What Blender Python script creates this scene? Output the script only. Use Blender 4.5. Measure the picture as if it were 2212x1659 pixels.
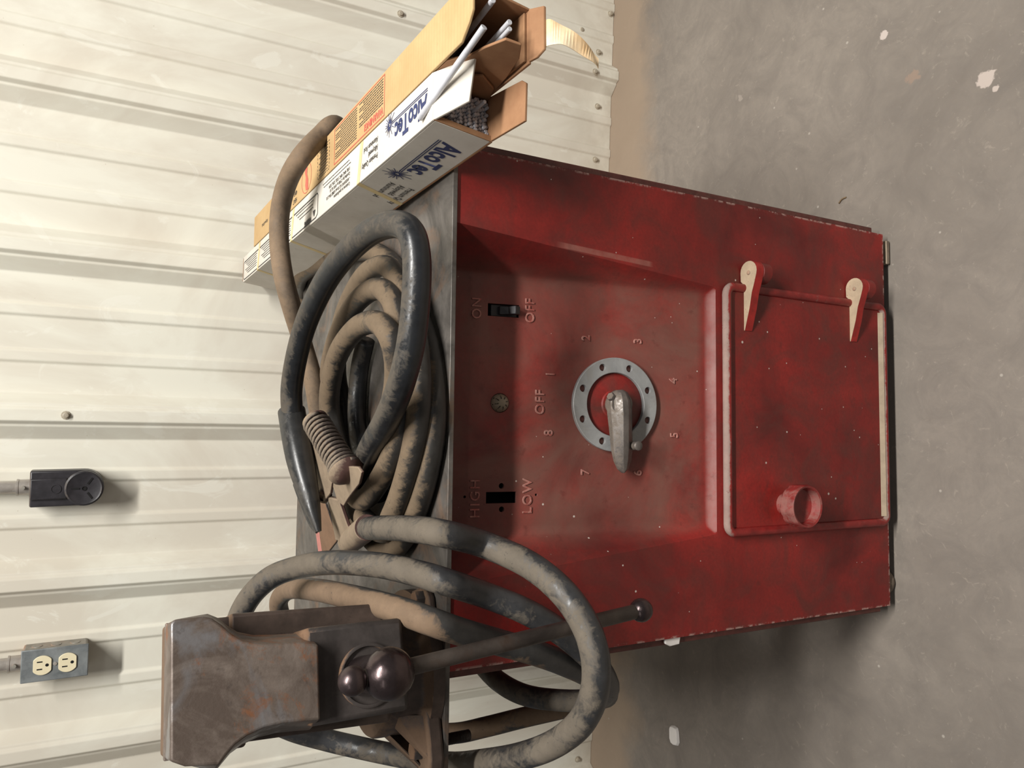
import bpy, bmesh, math, random
from mathutils import Vector, Matrix, Euler
random.seed(7)
S = bpy.context.scene
COL = S.collection
for o in list(bpy.data.objects): bpy.data.objects.remove(o)

# ------------------------------------------------------------------ camera
FPX = 1661.0                                   # focal length in px of the 2212 x 1659 frame
PITCH, ROLL, YAW, CAMH = 0.49950536, -0.04738962, 0.02805934, 1.17580063
WALLY = 1.65785
fwd = Vector((math.sin(YAW)*math.cos(PITCH), math.cos(YAW)*math.cos(PITCH), -math.sin(PITCH)))
rgt = Vector((math.cos(YAW), -math.sin(YAW), 0))
dwn = fwd.cross(rgt)
R2 = rgt*math.cos(ROLL) + dwn*math.sin(ROLL)    # right of the upright (portrait) view
D2 = -rgt*math.sin(ROLL) + dwn*math.cos(ROLL)   # down of the upright view
CAM = Vector((0, 0, CAMH))
cd = bpy.data.cameras.new('camera'); cam = bpy.data.objects.new('camera', cd); COL.objects.link(cam)
cd.sensor_fit = 'HORIZONTAL'; cd.sensor_width = 36.0; cd.lens = FPX/2212*36.0
cd.clip_start = 0.02; cd.clip_end = 60
# the photograph is stored lying on its side: its left edge is the top of the place
cam.matrix_world = Matrix(((D2.x, R2.x, -fwd.x, CAM.x), (D2.y, R2.y, -fwd.y, CAM.y), (D2.z, R2.z, -fwd.z, CAM.z), (0, 0, 0, 1)))
S.camera = cam

def ray(x, y):
    u = (1659-y-829.5)/FPX; v = (x-1106.0)/FPX
    return R2*u + D2*v + fwd
def PY(x, y, Y):
    d = ray(x, y); return CAM + d*(Y/d.y)
def PZ(x, y, Z):
    d = ray(x, y); return CAM + d*((Z-CAMH)/d.z)
def PN(x, y, P0, n):
    d = ray(x, y); return CAM + d*(n.dot(P0-CAM)/n.dot(d))

# ------------------------------------------------------------------ world, lights, exposure
W = bpy.data.worlds.new('world'); S.world = W; W.use_nodes = True
bg = W.node_tree.nodes['Background']; bg.inputs[0].default_value = (1.0, 0.985, 0.96, 1); bg.inputs[1].default_value = 0.08
def strip(name, loc, sx, sy, power, col=(1, .978, .935), rz=0):
    l = bpy.data.lights.new(name, 'AREA'); l.shape = 'RECTANGLE'; l.size = sx; l.size_y = sy; l.energy = power; l.color = col
    o = bpy.data.objects.new(name, l); COL.objects.link(o); o.location = loc; o.rotation_euler = (0, 0, rz)
    return o
strip('ceiling_light', (0.95, -0.42, 3.6), 2.2, 0.20, 172)
strip('ceiling_light', (1.7, -2.6, 3.6), 2.4, 0.22, 13)
strip('ceiling_light', (-2.2, -2.0, 3.6), 2.4, 0.22, 10)
S.view_settings.view_transform = 'Standard'; S.view_settings.look = 'None'
S.view_settings.gamma = 1; S.view_settings.use_curve_mapping = False
S.view_settings.exposure = 0.43

# ------------------------------------------------------------------ helpers
def link(o, parent=None):
    COL.objects.link(o)
    if parent is not None: o.parent = parent
    return o
def tag(o, label, cat, group=None, kind=None):
    if label: o['label'] = label
    if cat: o['category'] = cat
    if group: o['group'] = group
    if kind: o['kind'] = kind
    return o
def empty(name, loc=(0, 0, 0), rz=0, label=None, cat=None, group=None):
    o = bpy.data.objects.new(name, None); o.empty_display_size = .05
    link(o); o.location = loc; o.rotation_euler = (0, 0, rz)
    return tag(o, label, cat, group)
def obj(name, bm, mat, parent=None, smooth=False, bevel=0, seg=2, label=None, angle=40):
    me = bpy.data.meshes.new(name); bmesh.ops.recalc_face_normals(bm, faces=bm.faces[:]) ; bm.to_mesh(me); bm.free()
    if smooth:
        for p in me.polygons: p.use_smooth = True
        if smooth == 'auto':
            me.set_sharp_from_angle(angle=math.radians(angle))
    mats = mat if isinstance(mat, (list, tuple)) else [mat]
    for m in mats: me.materials.append(m)
    o = bpy.data.objects.new(name, me); link(o, parent)
    if bevel:
        b = o.modifiers.new('bevel', 'BEVEL'); b.width = bevel; b.segments = seg; b.limit_method = 'ANGLE'; b.angle_limit = math.radians(35)
        for p in me.polygons: p.use_smooth = True
        me.set_sharp_from_angle(angle=math.radians(60))
        b.harden_normals = False
    if label: o['label'] = label
    return o
def share(name, me, mat=None, parent=None, M=None):
    o = bpy.data.objects.new(name, me); link(o, parent)
    if M is not None: o.matrix_local = M
    return o
def box(bm, x0, x1, y0, y1, z0, z1, M=None):
    vs = [bm.verts.new(Vector((x, y, z))) for x in (x0, x1) for y in (y0, y1) for z in (z0, z1)]
    if M is not None:
        for v in vs: v.co = M @ v.co
    for f in ((0, 1, 3, 2), (4, 6, 7, 5), (0, 4, 5, 1), (2, 3, 7, 6), (0, 2, 6, 4), (1, 5, 7, 3)): bm.faces.new([vs[i] for i in f])
    return bm
def prism(bm, pts, vec):
    """closed polygon of 3-D points pushed along vec"""
    a = [bm.verts.new(Vector(p)) for p in pts]; b = [bm.verts.new(Vector(p)+Vector(vec)) for p in pts]
    n = len(a); bm.faces.new(a); bm.faces.new(b[::-1])
    for i in range(n): bm.faces.new((a[i], b[i], b[(i+1) % n], a[(i+1) % n]))
    return bm
def frame_of(d):
    d = Vector(d).normalized(); t = Vector((0, 0, 1)) if abs(d.z) < .9 else Vector((1, 0, 0))
    x = t.cross(d).normalized(); return x, d.cross(x), d
def lathe(bm, prof, origin, axis, seg=32):
    """prof = [(radius, height)] turned about axis through origin"""
    x, y, z = frame_of(axis); o = Vector(origin); rings = []
    for r, h in prof:
        if r < 1e-6: rings.append([bm.verts.new(o+z*h)])
        else: rings.append([bm.verts.new(o+z*h+(x*math.cos(2*math.pi*i/seg)+y*math.sin(2*math.pi*i/seg))*r) for i in range(seg)])
    for a, b in zip(rings, rings[1:]):
        for i in range(seg):
            j = (i+1) % seg
            if len(a) == 1 and len(b) == 1: continue
            if len(a) == 1: bm.faces.new((a[0], b[i], b[j]))
            elif len(b) == 1: bm.faces.new((a[i], b[0], a[j]))
            else: bm.faces.new((a[i], b[i], b[j], a[j]))
    if len(rings[0]) > 1: bm.faces.new(rings[0])
    if len(rings[-1]) > 1: bm.faces.new(rings[-1][::-1])
    return bm
def cyl(bm, p0, p1, r, seg=24, r1=None):
    p0 = Vector(p0); p1 = Vector(p1); return lathe(bm, [(r, 0), (r if r1 is None else r1, (p1-p0).length)], p0, p1-p0, seg)
def ball(bm, c, r, seg=28, rings=14, axis=(0, 0, 1), sq=1.0):
    return lathe(bm, [(r*math.sin(math.pi*i/rings), -r*sq*math.cos(math.pi*i/rings)) for i in range(rings+1)], c, axis, seg)
def catmull(P, n=10):
    P = [Vector(p) for p in P]; Q = [P[0]*2-P[1]]+P+[P[-1]*2-P[-2]]; out = []
    for i in range(1, len(Q)-2):
        a, b, c, d = Q[i-1:i+3]
        for k in range(n):
            t = k/n; out.append(.5*((2*b)+(c-a)*t+(2*a-5*b+4*c-d)*t*t+(3*b-a-3*c+d)*t**3))
    out.append(P[-1]); return out
def tube(bm, pts, rad, seg=16, caps=True):
    n = len(pts); rad = rad if isinstance(rad, (list, tuple)) else [rad]*n
    T = [(pts[min(i+1, n-1)]-pts[max(i-1, 0)]).normalized() for i in range(n)]
    x = frame_of(T[0])[0]; rings = []
    for i in range(n):
        x = (x-T[i]*x.dot(T[i])).normalized(); y = T[i].cross(x)
        rings.append([bm.verts.new(pts[i]+(x*math.cos(2*math.pi*k/seg)+y*math.sin(2*math.pi*k/seg))*rad[i]) for k in range(seg)])
    for a, b in zip(rings, rings[1:]):
        for k in range(seg): bm.faces.new((a[k], a[(k+1) % seg], b[(k+1) % seg], b[k]))
    if caps: bm.faces.new(rings[0][::-1]); bm.faces.new(rings[-1])
    return bm
def xform(bm, M, since=0):
    bm.verts.ensure_lookup_table()
    for v in bm.verts[since:]: v.co = M @ v.co
    return bm
def textbm(body, size, extr, M, align='CENTER', sx=1.0, off=0.0, spacing=1.0):
    c = bpy.data.curves.new('t', 'FONT'); c.body = body; c.size = size; c.extrude = extr; c.offset = off
    c.align_x = align; c.align_y = 'BOTTOM_BASELINE'; c.resolution_u = 3; c.space_character = spacing
    o = bpy.data.objects.new('t', c); COL.objects.link(o)
    dg = bpy.context.evaluated_depsgraph_get(); me = bpy.data.meshes.new_from_object(o.evaluated_get(dg))
    bm = bmesh.new(); bm.from_mesh(me); bpy.data.objects.remove(o); bpy.data.curves.remove(c); bpy.data.meshes.remove(me)
    xform(bm, M @ Matrix.Diagonal((sx, 1, 1, 1))); return bm
def join(bms):
    r = bmesh.new()
    for b in bms:
        me = bpy.data.meshes.new('j'); b.to_mesh(me); b.free(); r.from_mesh(me); bpy.data.meshes.remove(me)
    return r
def cut(o, bms):
    """real openings: subtract closed meshes from o"""
    tmp = []
    for b in bms:
        me = bpy.data.meshes.new('c'); bmesh.ops.recalc_face_normals(b, faces=b.faces[:]); b.to_mesh(me); b.free()
        c = bpy.data.objects.new('c', me); COL.objects.link(c); c.matrix_world = o.matrix_world if o.parent is None else Matrix()
        if o.parent: c.parent = o.parent
        tmp.append(c); m = o.modifiers.new('b', 'BOOLEAN'); m.operation = 'DIFFERENCE'; m.object = c; m.solver = 'EXACT'
    bpy.context.view_layer.update(); dg = bpy.context.evaluated_depsgraph_get()
    me = bpy.data.meshes.new_from_object(o.evaluated_get(dg)); me.name = o.name; o.modifiers.clear(); o.data = me
    for c in tmp: bpy.data.objects.remove(c)
def basis(o, x, y, z):
    x, y, z, o = Vector(x), Vector(y), Vector(z), Vector(o)
    return Matrix(((x.x, y.x, z.x, o.x), (x.y, y.y, z.y, o.y), (x.z, y.z, z.z, o.z), (0, 0, 0, 1)))

# ------------------------------------------------------------------ materials
def srgb(r, g, b): return tuple(((c/255+.055)/1.055)**2.4 if c > 10 else c/255/12.92 for c in (r, g, b))+(1,)
class NT:
    def __init__(s, name):
        s.m = bpy.data.materials.new(name); s.m.use_nodes = True; s.t = s.m.node_tree; s.n = s.t.nodes; s.b = s.n['Principled BSDF']
        s.tc = s.n.new('ShaderNodeTexCoord'); s.co = s.tc.outputs['Object']
    def lk(s, a, b): s.t.links.new(a, b)
    def mapping(s, scale): 
        m = s.n.new('ShaderNodeMapping'); m.inputs['Scale'].default_value = scale; s.lk(s.co, m.inputs[0]); return m.outputs[0]
    def noise(s, scale, detail=4, rough=.6, vec=None, dist=0):
        n = s.n.new('ShaderNodeTexNoise'); n.inputs['Scale'].default_value = scale; n.inputs['Detail'].default_value = detail
        n.inputs['Roughness'].default_value = rough; n.inputs['Distortion'].default_value = dist; s.lk(vec or s.co, n.inputs['Vector']); return n.outputs['Fac']
    def vor(s, scale, vec=None):
        n = s.n.new('ShaderNodeTexVoronoi'); n.inputs['Scale'].default_value = scale; s.lk(vec or s.co, n.inputs['Vector']); return n.outputs['Distance']
    def rng(s, f, a, b, lo=0, hi=1):
        n = s.n.new('ShaderNodeMapRange'); n.inputs[1].default_value = a; n.inputs[2].default_value = b; n.inputs[3].default_value = lo; n.inputs[4].default_value = hi
        s.lk(f, n.inputs[0]); return n.outputs[0]
    def math(s, op, a, b=None):
        n = s.n.new('ShaderNodeMath'); n.operation = op
        for i, v in enumerate((a, b)):
            if v is None: continue
            if isinstance(v, (int, float)): n.inputs[i].default_value = v
            else: s.lk(v, n.inputs[i])
        return n.outputs[0]
    def mix(s, f, a, b):
        n = s.n.new('ShaderNodeMix'); n.data_type = 'RGBA'
        for i, v in ((0, f), (6, a), (7, b)):
            if isinstance(v, (int, float, tuple)): n.inputs[i].default_value = v
            else: s.lk(v, n.inputs[i])
        return n.outputs[2]
    def normz(s):
        g = s.n.new('ShaderNodeNewGeometry'); x = s.n.new('ShaderNodeSeparateXYZ'); s.lk(g.outputs['Normal'], x.inputs[0]); return x.outputs[2]
    def sep(s):
        x = s.n.new('ShaderNodeSeparateXYZ'); s.lk(s.co, x.inputs[0]); return x.outputs
    def bump(s, f, strength=.2, dist=.002):
        n = s.n.new('ShaderNodeBump'); n.inputs['Strength'].default_value = strength; n.inputs['Distance'].default_value = dist; s.lk(f, n.inputs['Height']); s.lk(n.outputs[0], s.b.inputs['Normal'])
    def done(s, col, rough=.5, metal=0, spec=.5):
        for k, v in (('Base Color', col), ('Roughness', rough), ('Metallic', metal), ('Specular IOR Level', spec)):
            if isinstance(v, (int, float, tuple)): s.b.inputs[k].default_value = v
            else: s.lk(v, s.b.inputs[k])
        return s.m
def plain(name, col, rough=.6, metal=0, var=.12, scale=40):
    k = NT(name); d = tuple(c*(1-var) for c in col[:3])+(1,); l = tuple(min(1, c*(1+var)) for c in col[:3])+(1,)
    return k.done(k.mix(k.rng(k.noise(scale), .3, .7), d, l), rough, metal)

def m_wall():
    k = NT('painted_steel_siding'); k.co = k.n.new('ShaderNodeNewGeometry').outputs['Position']
    st = k.noise(2.6, 6, .62, k.mapping((1.6, 1, .9)), .8)
    c = k.mix(k.rng(st, .42, .62), srgb(214, 207, 192), srgb(228, 225, 211))
    c = k.mix(k.rng(k.noise(9, 5, .65, k.mapping((1.3, 1, .7)), 1.2), .60, .64, 0, .45), c, srgb(233, 231, 219))
    c = k.mix(k.rng(k.vor(26), .035, .02, 0, .30), c, srgb(150, 130, 100))
    z = k.n.new('ShaderNodeSeparateXYZ'); k.lk(k.co, z.inputs[0])
    c = k.mix(k.math('MULTIPLY', k.rng(z.outputs[2], .18, 0, 0, .55), k.rng(k.noise(14, 5), .35, .7)), c, srgb(168, 158, 140))
    k.bump(k.noise(220, 2), .06, .0006)
    return k.done(c, .42, 0, .45)
def m_floor():
    k = NT('concrete'); 
    c = k.mix(k.rng(k.noise(2.2, 7, .62, None, .6), .35, .68), srgb(112, 104, 96), srgb(138, 129, 119))
    c = k.mix(k.rng(k.noise(11, 7, .7, None, 1.5), .42, .7, 0, .55), c, srgb(102, 95, 89))
    c = k.mix(k.rng(k.noise(34, 5, .72, None, 2), .60, .68, 0, .5), c, srgb(150, 140, 128))
    c = k.mix(k.rng(k.noise(90, 3, .7), .35, .65, 0, .25), c, srgb(112, 106, 100))
    o = k.sep()
    edge = k.math('ADD', o[1], k.math('MULTIPLY', k.math('SUBTRACT', k.noise(7, 4), .5), .22))
    c = k.mix(k.rng(edge, 1.46, 1.55, 0, .75), c, srgb(150, 131, 111))
    c = k.mix(k.rng(k.vor(17), .05, .03, 0, .5), c, srgb(180, 173, 163))
    # old paint drips and rust-coloured spots, each where it lies on the slab
    for (x, y, r, col, am) in ((.658, .855, .010, srgb(186, 174, 166), .9), (.518, .680, .017, srgb(180, 167, 158), .85), (.566, .801, .015, srgb(142, 120, 104), .6),
                               (.498, .664, .008, srgb(180, 167, 158), .85), (.66, 1.19, .010, srgb(158, 148, 138), .5)):
        vd = k.n.new('ShaderNodeVectorMath'); vd.operation = 'DISTANCE'; k.lk(k.co, vd.inputs[0]); vd.inputs[1].default_value = (x, y, 0)
        d = k.math('ADD', vd.outputs['Value'], k.math('MULTIPLY', k.math('SUBTRACT', k.noise(60, 3), .5), r*2.2))
        c = k.mix(k.rng(d, r*.8, r*.6, 0, am), c, col)
    k.bump(k.noise(60, 6, .7), .25, .0015)
    return k.done(c, .78, 0, .3)
def m_red(name='red_enamel', dirt=1.0):
    k = NT(name)
    c = k.mix(k.rng(k.noise(5, 6, .6, None, .5), .35, .68), srgb(92, 24, 22), srgb(152, 38, 33))
    c = k.mix(k.rng(k.noise(16, 6, .65, None, .8), .44, .68, 0, .6*dirt), c, srgb(82, 48, 41))
    c = k.mix(k.rng(k.noise(240, 3, .7), .35, .7, 0, .28), c, srgb(70, 20, 18))
    c = k.mix(k.rng(k.noise(48, 4, .7), .60, .72, 0, .45), c, srgb(74, 30, 26))
    c = k.mix(k.rng(k.math('MULTIPLY', k.vor(42), k.rng(k.noise(7, 3), .35, .6, 2.4, .8)), .075, .05, 0, .85), c, srgb(196, 186, 176))
    k.bump(k.noise(300, 3), .12, .0005)
    return k.done(c, k.rng(k.noise(22, 4), .3, .7, .34, .56), 0, .45)
def m_panel_red():
    """same enamel with brown grime wiped over the recessed face"""
    k = NT('red_enamel_grimy'); o = k.sep()
    c = k.mix(k.rng(k.noise(5, 6, .6, None, .5), .35, .68), srgb(92, 24, 22), srgb(154, 39, 34))
    c = k.mix(k.rng(k.noise(14, 6, .65, None, .8), .44, .68, 0, .6), c, srgb(82, 46, 40))
    c = k.mix(k.rng(k.noise(240, 3, .7), .35, .7, 0, .28), c, srgb(70, 20, 18))
    ax = k.math('ABSOLUTE', k.math('SUBTRACT', o[0], .004))
    ins = k.math('MULTIPLY', k.rng(ax, .185, .160), k.math('MULTIPLY', k.rng(o[2], .405, .425), k.rng(o[1], .004, .012)))
    gr = k.math('MULTIPLY', ins, k.rng(k.noise(7, 6, .62, None, 1), .34, .66, .15, .75))
    c = k.mix(gr, c, srgb(116, 84, 73))
    led = k.math('MULTIPLY', k.rng(k.normz(), .28, .55), k.rng(k.noise(30, 5, .65), .3, .6, .2, .6))
    c = k.mix(led, c, srgb(150, 116, 110))
    # one long rubbed scuff beside the recess, and paint worn off along the sheet's edges
    sc = k.math('ABSOLUTE', k.math('SUBTRACT', k.math('SUBTRACT', o[0], k.math('MULTIPLY', o[2], .055)), .1690))
    sc = k.math('MULTIPLY', k.rng(sc, .0042, .0030), k.math('MULTIPLY', k.rng(o[2], .512, .520), k.rng(o[2], .668, .655)))
    c = k.mix(k.math('MULTIPLY', sc, k.rng(k.noise(60, 4), .3, .6, .25, .55)), c, srgb(168, 112, 100))
    ed = k.math('MAXIMUM', k.rng(k.math('ABSOLUTE', o[0]), .3022, .3050), k.rng(o[2], .0285, .0258))
    c = k.mix(k.math('MULTIPLY', ed, k.rng(k.noise(70, 5, .7), .48, .56, 0, .8)), c, srgb(178, 150, 140))
    c = k.mix(k.rng(k.noise(48, 4, .7), .60, .72, 0, .4), c, srgb(80, 32, 28))
    c = k.mix(k.rng(k.math('MULTIPLY', k.vor(46), k.rng(k.noise(7, 3), .35, .6, 2.6, .9)), .07, .045, 0, .85), c, srgb(200, 190, 180))
    k.bump(k.noise(300, 3), .12, .0005)
    return k.done(c, k.rng(k.noise(22, 4), .3, .7, .36, .58), 0, .45)
def m_dusty(name, base, dust, amt=.8, rough=.55, nscale=18, spread=(.42, .62), up=.35, metal=0, spec=.5, stretch=None):
    """base with settled dust: patchy, fine-grained, more of it on faces that look up"""
    k = NT(name); v = k.mapping(stretch) if stretch else None
    n = k.math('ADD', k.math('MULTIPLY', k.noise(nscale, 6, .7, v, 1.2), .66), k.math('MULTIPLY', k.noise(nscale*4.5, 6, .72, v, 1.5), .34))
    f = k.math('ADD', n, k.math('MULTIPLY', k.normz(), up))
    f = k.rng(f, spread[0]+up*.35, spread[1]+up*.35, 0, amt)
    c = k.mix(k.rng(k.noise(60, 4), .35, .65), base, tuple(min(1, x*1.6) for x in base[:3])+(1,))
    dd = k.mix(k.rng(k.noise(45, 5, .7), .35, .65), tuple(x*.78 for x in dust[:3])+(1,), dust)
    c = k.mix(f, c, dd)
    c = k.mix(k.rng(k.noise(130, 3, .7, None, 2), .64, .70, 0, .6), c, tuple(x*.7 for x in base[:3])+(1,))
    k.bump(k.noise(180, 4, .7), .18, .0007)
    return k.done(c, k.rng(f, 0, amt, rough, .85), metal, spec)
def m_vise():
    k = NT('vise_worn_iron')
    c = k.mix(k.rng(k.noise(11, 6, .66, None, 1.2), .38, .62), srgb(88, 76, 68), srgb(130, 118, 109))
    bl = k.rng(k.noise(7, 5, .6, None, 1.5), .54, .62, 0, .8); c = k.mix(bl, c, srgb(122, 120, 121))
    ru = k.rng(k.math('ADD', k.math('MULTIPLY', k.noise(9, 6, .7, None, 1.8), .7), k.math('MULTIPLY', k.noise(40, 5, .7, None, 1), .3)), .53, .60, 0, .8)
    c = k.mix(ru, c, srgb(128, 82, 52))
    c = k.mix(k.rng(k.noise(60, 4, .7), .60, .72, 0, .5), c, srgb(56, 48, 44))
    k.bump(k.math('ADD', k.noise(24, 4), k.noise(140, 5, .7)), .25, .0014)
    return k.done(c, k.rng(bl, 0, .8, .52, .30), .3, .5)
def m_iron(name, dark, light, rust, metal=.6, rough=.45):
    k = NT(name)
    c = k.mix(k.rng(k.noise(14, 6, .65, None, .8), .35, .68), dark, light)
    c = k.mix(k.rng(k.noise(9, 6, .68, None, 1.2), .52, .66, 0, .75), c, rust)
    c = k.mix(k.rng(k.noise(70, 4), .62, .74, 0, .4), c, tuple(x*.5 for x in dark[:3])+(1,))
    k.bump(k.noise(110, 5, .7), .22, .001)
    return k.done(c, k.rng(k.noise(26, 4), .3, .7, rough-.1, rough+.18), metal, .5)
def m_card(name, a, b, lines=False):
    k = NT(name); c = k.mix(k.rng(k.noise(18, 6, .65), .35, .7), a, b)
    c = k.mix(k.rng(k.noise(60, 4, .7, None, 1), .63, .74, 0, .35), c, tuple(x*.62 for x in a[:3])+(1,))
    if lines:
        w = k.n.new('ShaderNodeTexWave'); w.wave_type = 'BANDS'; w.bands_direction = 'Y'; w.inputs['Scale'].default_value = 48; w.inputs['Distortion'].default_value = .4; k.lk(k.co, w.inputs[0])
        c = k.mix(k.math('MULTIPLY', w.outputs['Fac'], .16), c, tuple(x*.72 for x in a[:3])+(1,))
    k.bump(k.noise(150, 4), .1, .0006)
    return k.done(c, .82, 0, .25)
M = {}
M['wall'] = m_wall(); M['floor'] = m_floor(); M['red'] = m_red(); M['red_dirty'] = m_red('red_enamel_dull', 1.6); M['panel'] = m_panel_red()
M['red_dust'] = m_dusty('red_enamel_dusty', srgb(112, 28, 26), srgb(150, 136, 126), .8, .42, 30, (.40, .58), .55)
M['knob_red'] = m_dusty('knob_red_enamel', srgb(108, 34, 32), srgb(136, 108, 98), .5, .32, 34, (.48, .66), .2)
M['hinge'] = m_dusty('hinge_red_enamel', srgb(130, 26, 22), srgb(170, 150, 125), 1.0, .45, 22, (.36, .50), .85)
M['plate'] = m_iron('bare_steel_plate', srgb(74, 70, 66), srgb(118, 112, 106), srgb(122, 98, 80), .35, .5)
M['foot'] = m_dusty('dusty_steel_foot', srgb(96, 84, 72), srgb(150, 134, 114), .9, .7, 30, (.38, .6), .3)
M['screw'] = plain('painted_screw_head', srgb(168, 158, 140), .5, 0, .2, 300)
M['flange'] = m_dusty('flange_brown_red', srgb(78, 38, 33), srgb(112, 86, 72), .8, .5, 24, (.46, .62), .2)
M['lip'] = plain('settled_beige_dust', srgb(158, 141, 120), .85, 0, .14, 60)
M['zinc'] = m_iron('cast_zinc', srgb(128, 128, 128), srgb(158, 158, 156), srgb(138, 134, 128), .25, .48)
M['galv'] = m_iron('galvanized_steel', srgb(102, 107, 109), srgb(146, 150, 150), srgb(126, 128, 127), .2, .45)
M['galv_dust'] = m_dusty('galvanized_dusty', srgb(120, 116, 108), srgb(160, 128, 104), .9, .5, 30, (.40, .6), .3)
M['conduit'] = m_iron('steel_conduit', srgb(150, 142, 134), srgb(190, 184, 176), srgb(158, 138, 124), .35, .32)
M['iron'] = m_vise()
M['iron_brown'] = m_dusty('vise_brown_iron', srgb(62, 51, 45), srgb(116, 92, 72), .9, .5, 20, (.44, .60), .6, .1)
M['iron_dark'] = m_dusty('vise_dark_iron', srgb(52, 47, 45), srgb(128, 98, 74), .9, .5, 20, (.44, .62), .6, .15)
M['ballsteel'] = m_iron('polished_worn_steel', srgb(64, 54, 54), srgb(92, 80, 80), srgb(74, 56, 48), .85, .22)
M['rod_steel'] = m_iron('handle_steel', srgb(56, 50, 47), srgb(88, 80, 74), srgb(70, 52, 42), .6, .4)
M['rubber'] = m_dusty('black_rubber_cable', srgb(27, 28, 30), srgb(92, 83, 71), .75, .30, 14, (.53, .66), .20)
M['rubber_grey'] = m_dusty('grey_rubber_cable', srgb(40, 40, 41), srgb(106, 96, 83), .85, .36, 12, (.48, .60), .18)
M['rubber_dusty'] = m_dusty('dusty_rubber_cable', srgb(38, 36, 34), srgb(116, 98, 77), .9, .45, 13, (.47, .58), .22)
M['rubber_two'] = m_dusty('half_dusty_cable', srgb(46, 45, 44), srgb(122, 100, 79), .95, .42, 14, (.42, .54), .5)
M['rubber_tan'] = m_dusty('tan_dust_rubber', srgb(76, 65, 54), srgb(128, 107, 85), .95, .6, 12, (.34, .60), .2)
M['sleeve'] = m_dusty('black_plastic_sleeve', srgb(34, 34, 34), srgb(96, 88, 78), .6, .3, 16, (.55, .75), .2)
M['clamp'] = m_dusty('clamp_steel', srgb(72, 52, 48), srgb(152, 134, 112), .9, .5, 24, (.42, .62), .5, .2)
M['spring'] = m_dusty('spring_steel', srgb(66, 58, 54), srgb(138, 124, 108), .9, .45, 40, (.36, .6), .4, .3)
M['knob'] = m_dusty('handle_grey_casting', srgb(84, 78, 74), srgb(128, 114, 98), .55, .34, 30, (.52, .70), .25, .35)
M['black'] = plain('black_plastic', srgb(36, 34, 37), .38, 0, .2, 60)
M['black_outlet'] = m_dusty('black_bakelite', srgb(40, 38, 41), srgb(110, 96, 84), .7, .4, 26, (.52, .72), .55)
M['cavity'] = plain('dark_interior', srgb(12, 10, 10), .9, 0, .1)
M['ivory'] = plain('ivory_plastic', srgb(232, 220, 186), .35, 0, .04)
M['lamp'] = m_dusty('lamp_guard', srgb(116, 104, 88), srgb(144, 130, 108), .5, .5, 40, (.4, .6), .2)
M['white_card'] = m_card('white_printed_card', srgb(200, 193, 182), srgb(214, 208, 198))
M['kraft'] = m_card('kraft_card', srgb(182, 150, 106), srgb(194, 164, 120), True)
M['kraft_in'] = m_card('kraft_card_inside', srgb(138, 100, 72), srgb(160, 121, 89))
M['corr'] = m_card('cut_corrugated_edge', srgb(134, 98, 70), srgb(166, 128, 94))
M['ink_blue'] = plain('blue_ink', srgb(44, 52, 92), .7, 0, .1)
M['ink_black'] = plain('black_ink', srgb(52, 48, 46), .7, 0, .1)
M['ink_red'] = plain('red_ink', srgb(206, 96, 78), .7, 0, .1)
M['tape'] = m_card('yellowed_tape', srgb(206, 184, 136), srgb(222, 202, 156))
M['tapestrip'] = m_card('peeled_tape', srgb(204, 160, 104), srgb(236, 218, 186))
M['alu'] = m_iron('aluminum_rod', srgb(176, 176, 181), srgb(214, 214, 219), srgb(196, 196, 200), .15, .34)
M['chip'] = plain('white_plaster', srgb(232, 226, 220), .8, 0, .05)
M['brown'] = plain('brown_debris', srgb(112, 92, 66), .8, 0, .2)
M['pink'] = plain('pink_paint', srgb(176, 112, 104), .6, 0, .15, 120)

# ------------------------------------------------------------------ room
bm = bmesh.new(); box(bm, -3.2, 3.2, -3.6, 1.72, -.06, 0); fl = obj('floor', bm, M['floor']); fl['kind'] = 'structure'
fl['label'] = 'stained grey concrete floor slab with brown dirt along the wall'
RIB0 = .8186                                      # left foot of the rib nearest the right end
prof = []
for k in range(6, -5, -1):
    x = RIB0 - .3048*k
    prof += [(x, 0), (x+.0245, .0215), (x+.0285, .0220), (x+.0345, .0315), (x+.056, .0315), (x+.061, .0265), (x+.066, .0260), (x+.0845, 0)]
    for c in (.139, .224):
        prof += [(x+c, 0), (x+c+.005, .0042), (x+c+.022, .0042), (x+c+.027, 0)]
bm = bmesh.new(); lo = []; hi = []
for x, p in prof:
    lo.append(bm.verts.new((x, WALLY-p, 0))); hi.append(bm.verts.new((x, WALLY-p, 2.7)))
for i in range(len(lo)-1): bm.faces.new((lo[i], lo[i+1], hi[i+1], hi[i]))
wl = obj('wall_back', bm, M['wall'], label='off-white ribbed metal siding wall behind the welder'); wl['kind'] = 'structure'
md = wl.modifiers.new('thick', 'SOLIDIFY'); md.thickness = .004; md.offset = -1
bb = wl.modifiers.new('bevel', 'BEVEL'); bb.width = .002; bb.segments = 2; bb.limit_method = 'ANGLE'; bb.angle_limit = math.radians(10)
# siding screws: hex heads on washers
bm = bmesh.new(); lathe(bm, [(.0078, 0), (.0078, .0014), (.0052, .0018), (.0050, .0062), (.0035, .0068), (0, .0068)], (0, 0, 0), (0, -1, 0), 12)
me_screw = bpy.data.meshes.new('screw'); bm.to_mesh(me_screw); bm.free(); me_screw.materials.append(M['screw'])
for px, py, dep in ((142, 897, .0315), (1255, 65, 0), (1285, 155, .0315), (1292, 113, 0), (1290, 230, 0), (1285, 345, 0), (865, 30, .0315), (1247, 1640, 0), (1318, 30, 0)):
    p = PY(px, py, WALLY-dep-.0003); o = share('screw', me_screw); o.location = p; o.parent = wl

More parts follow.
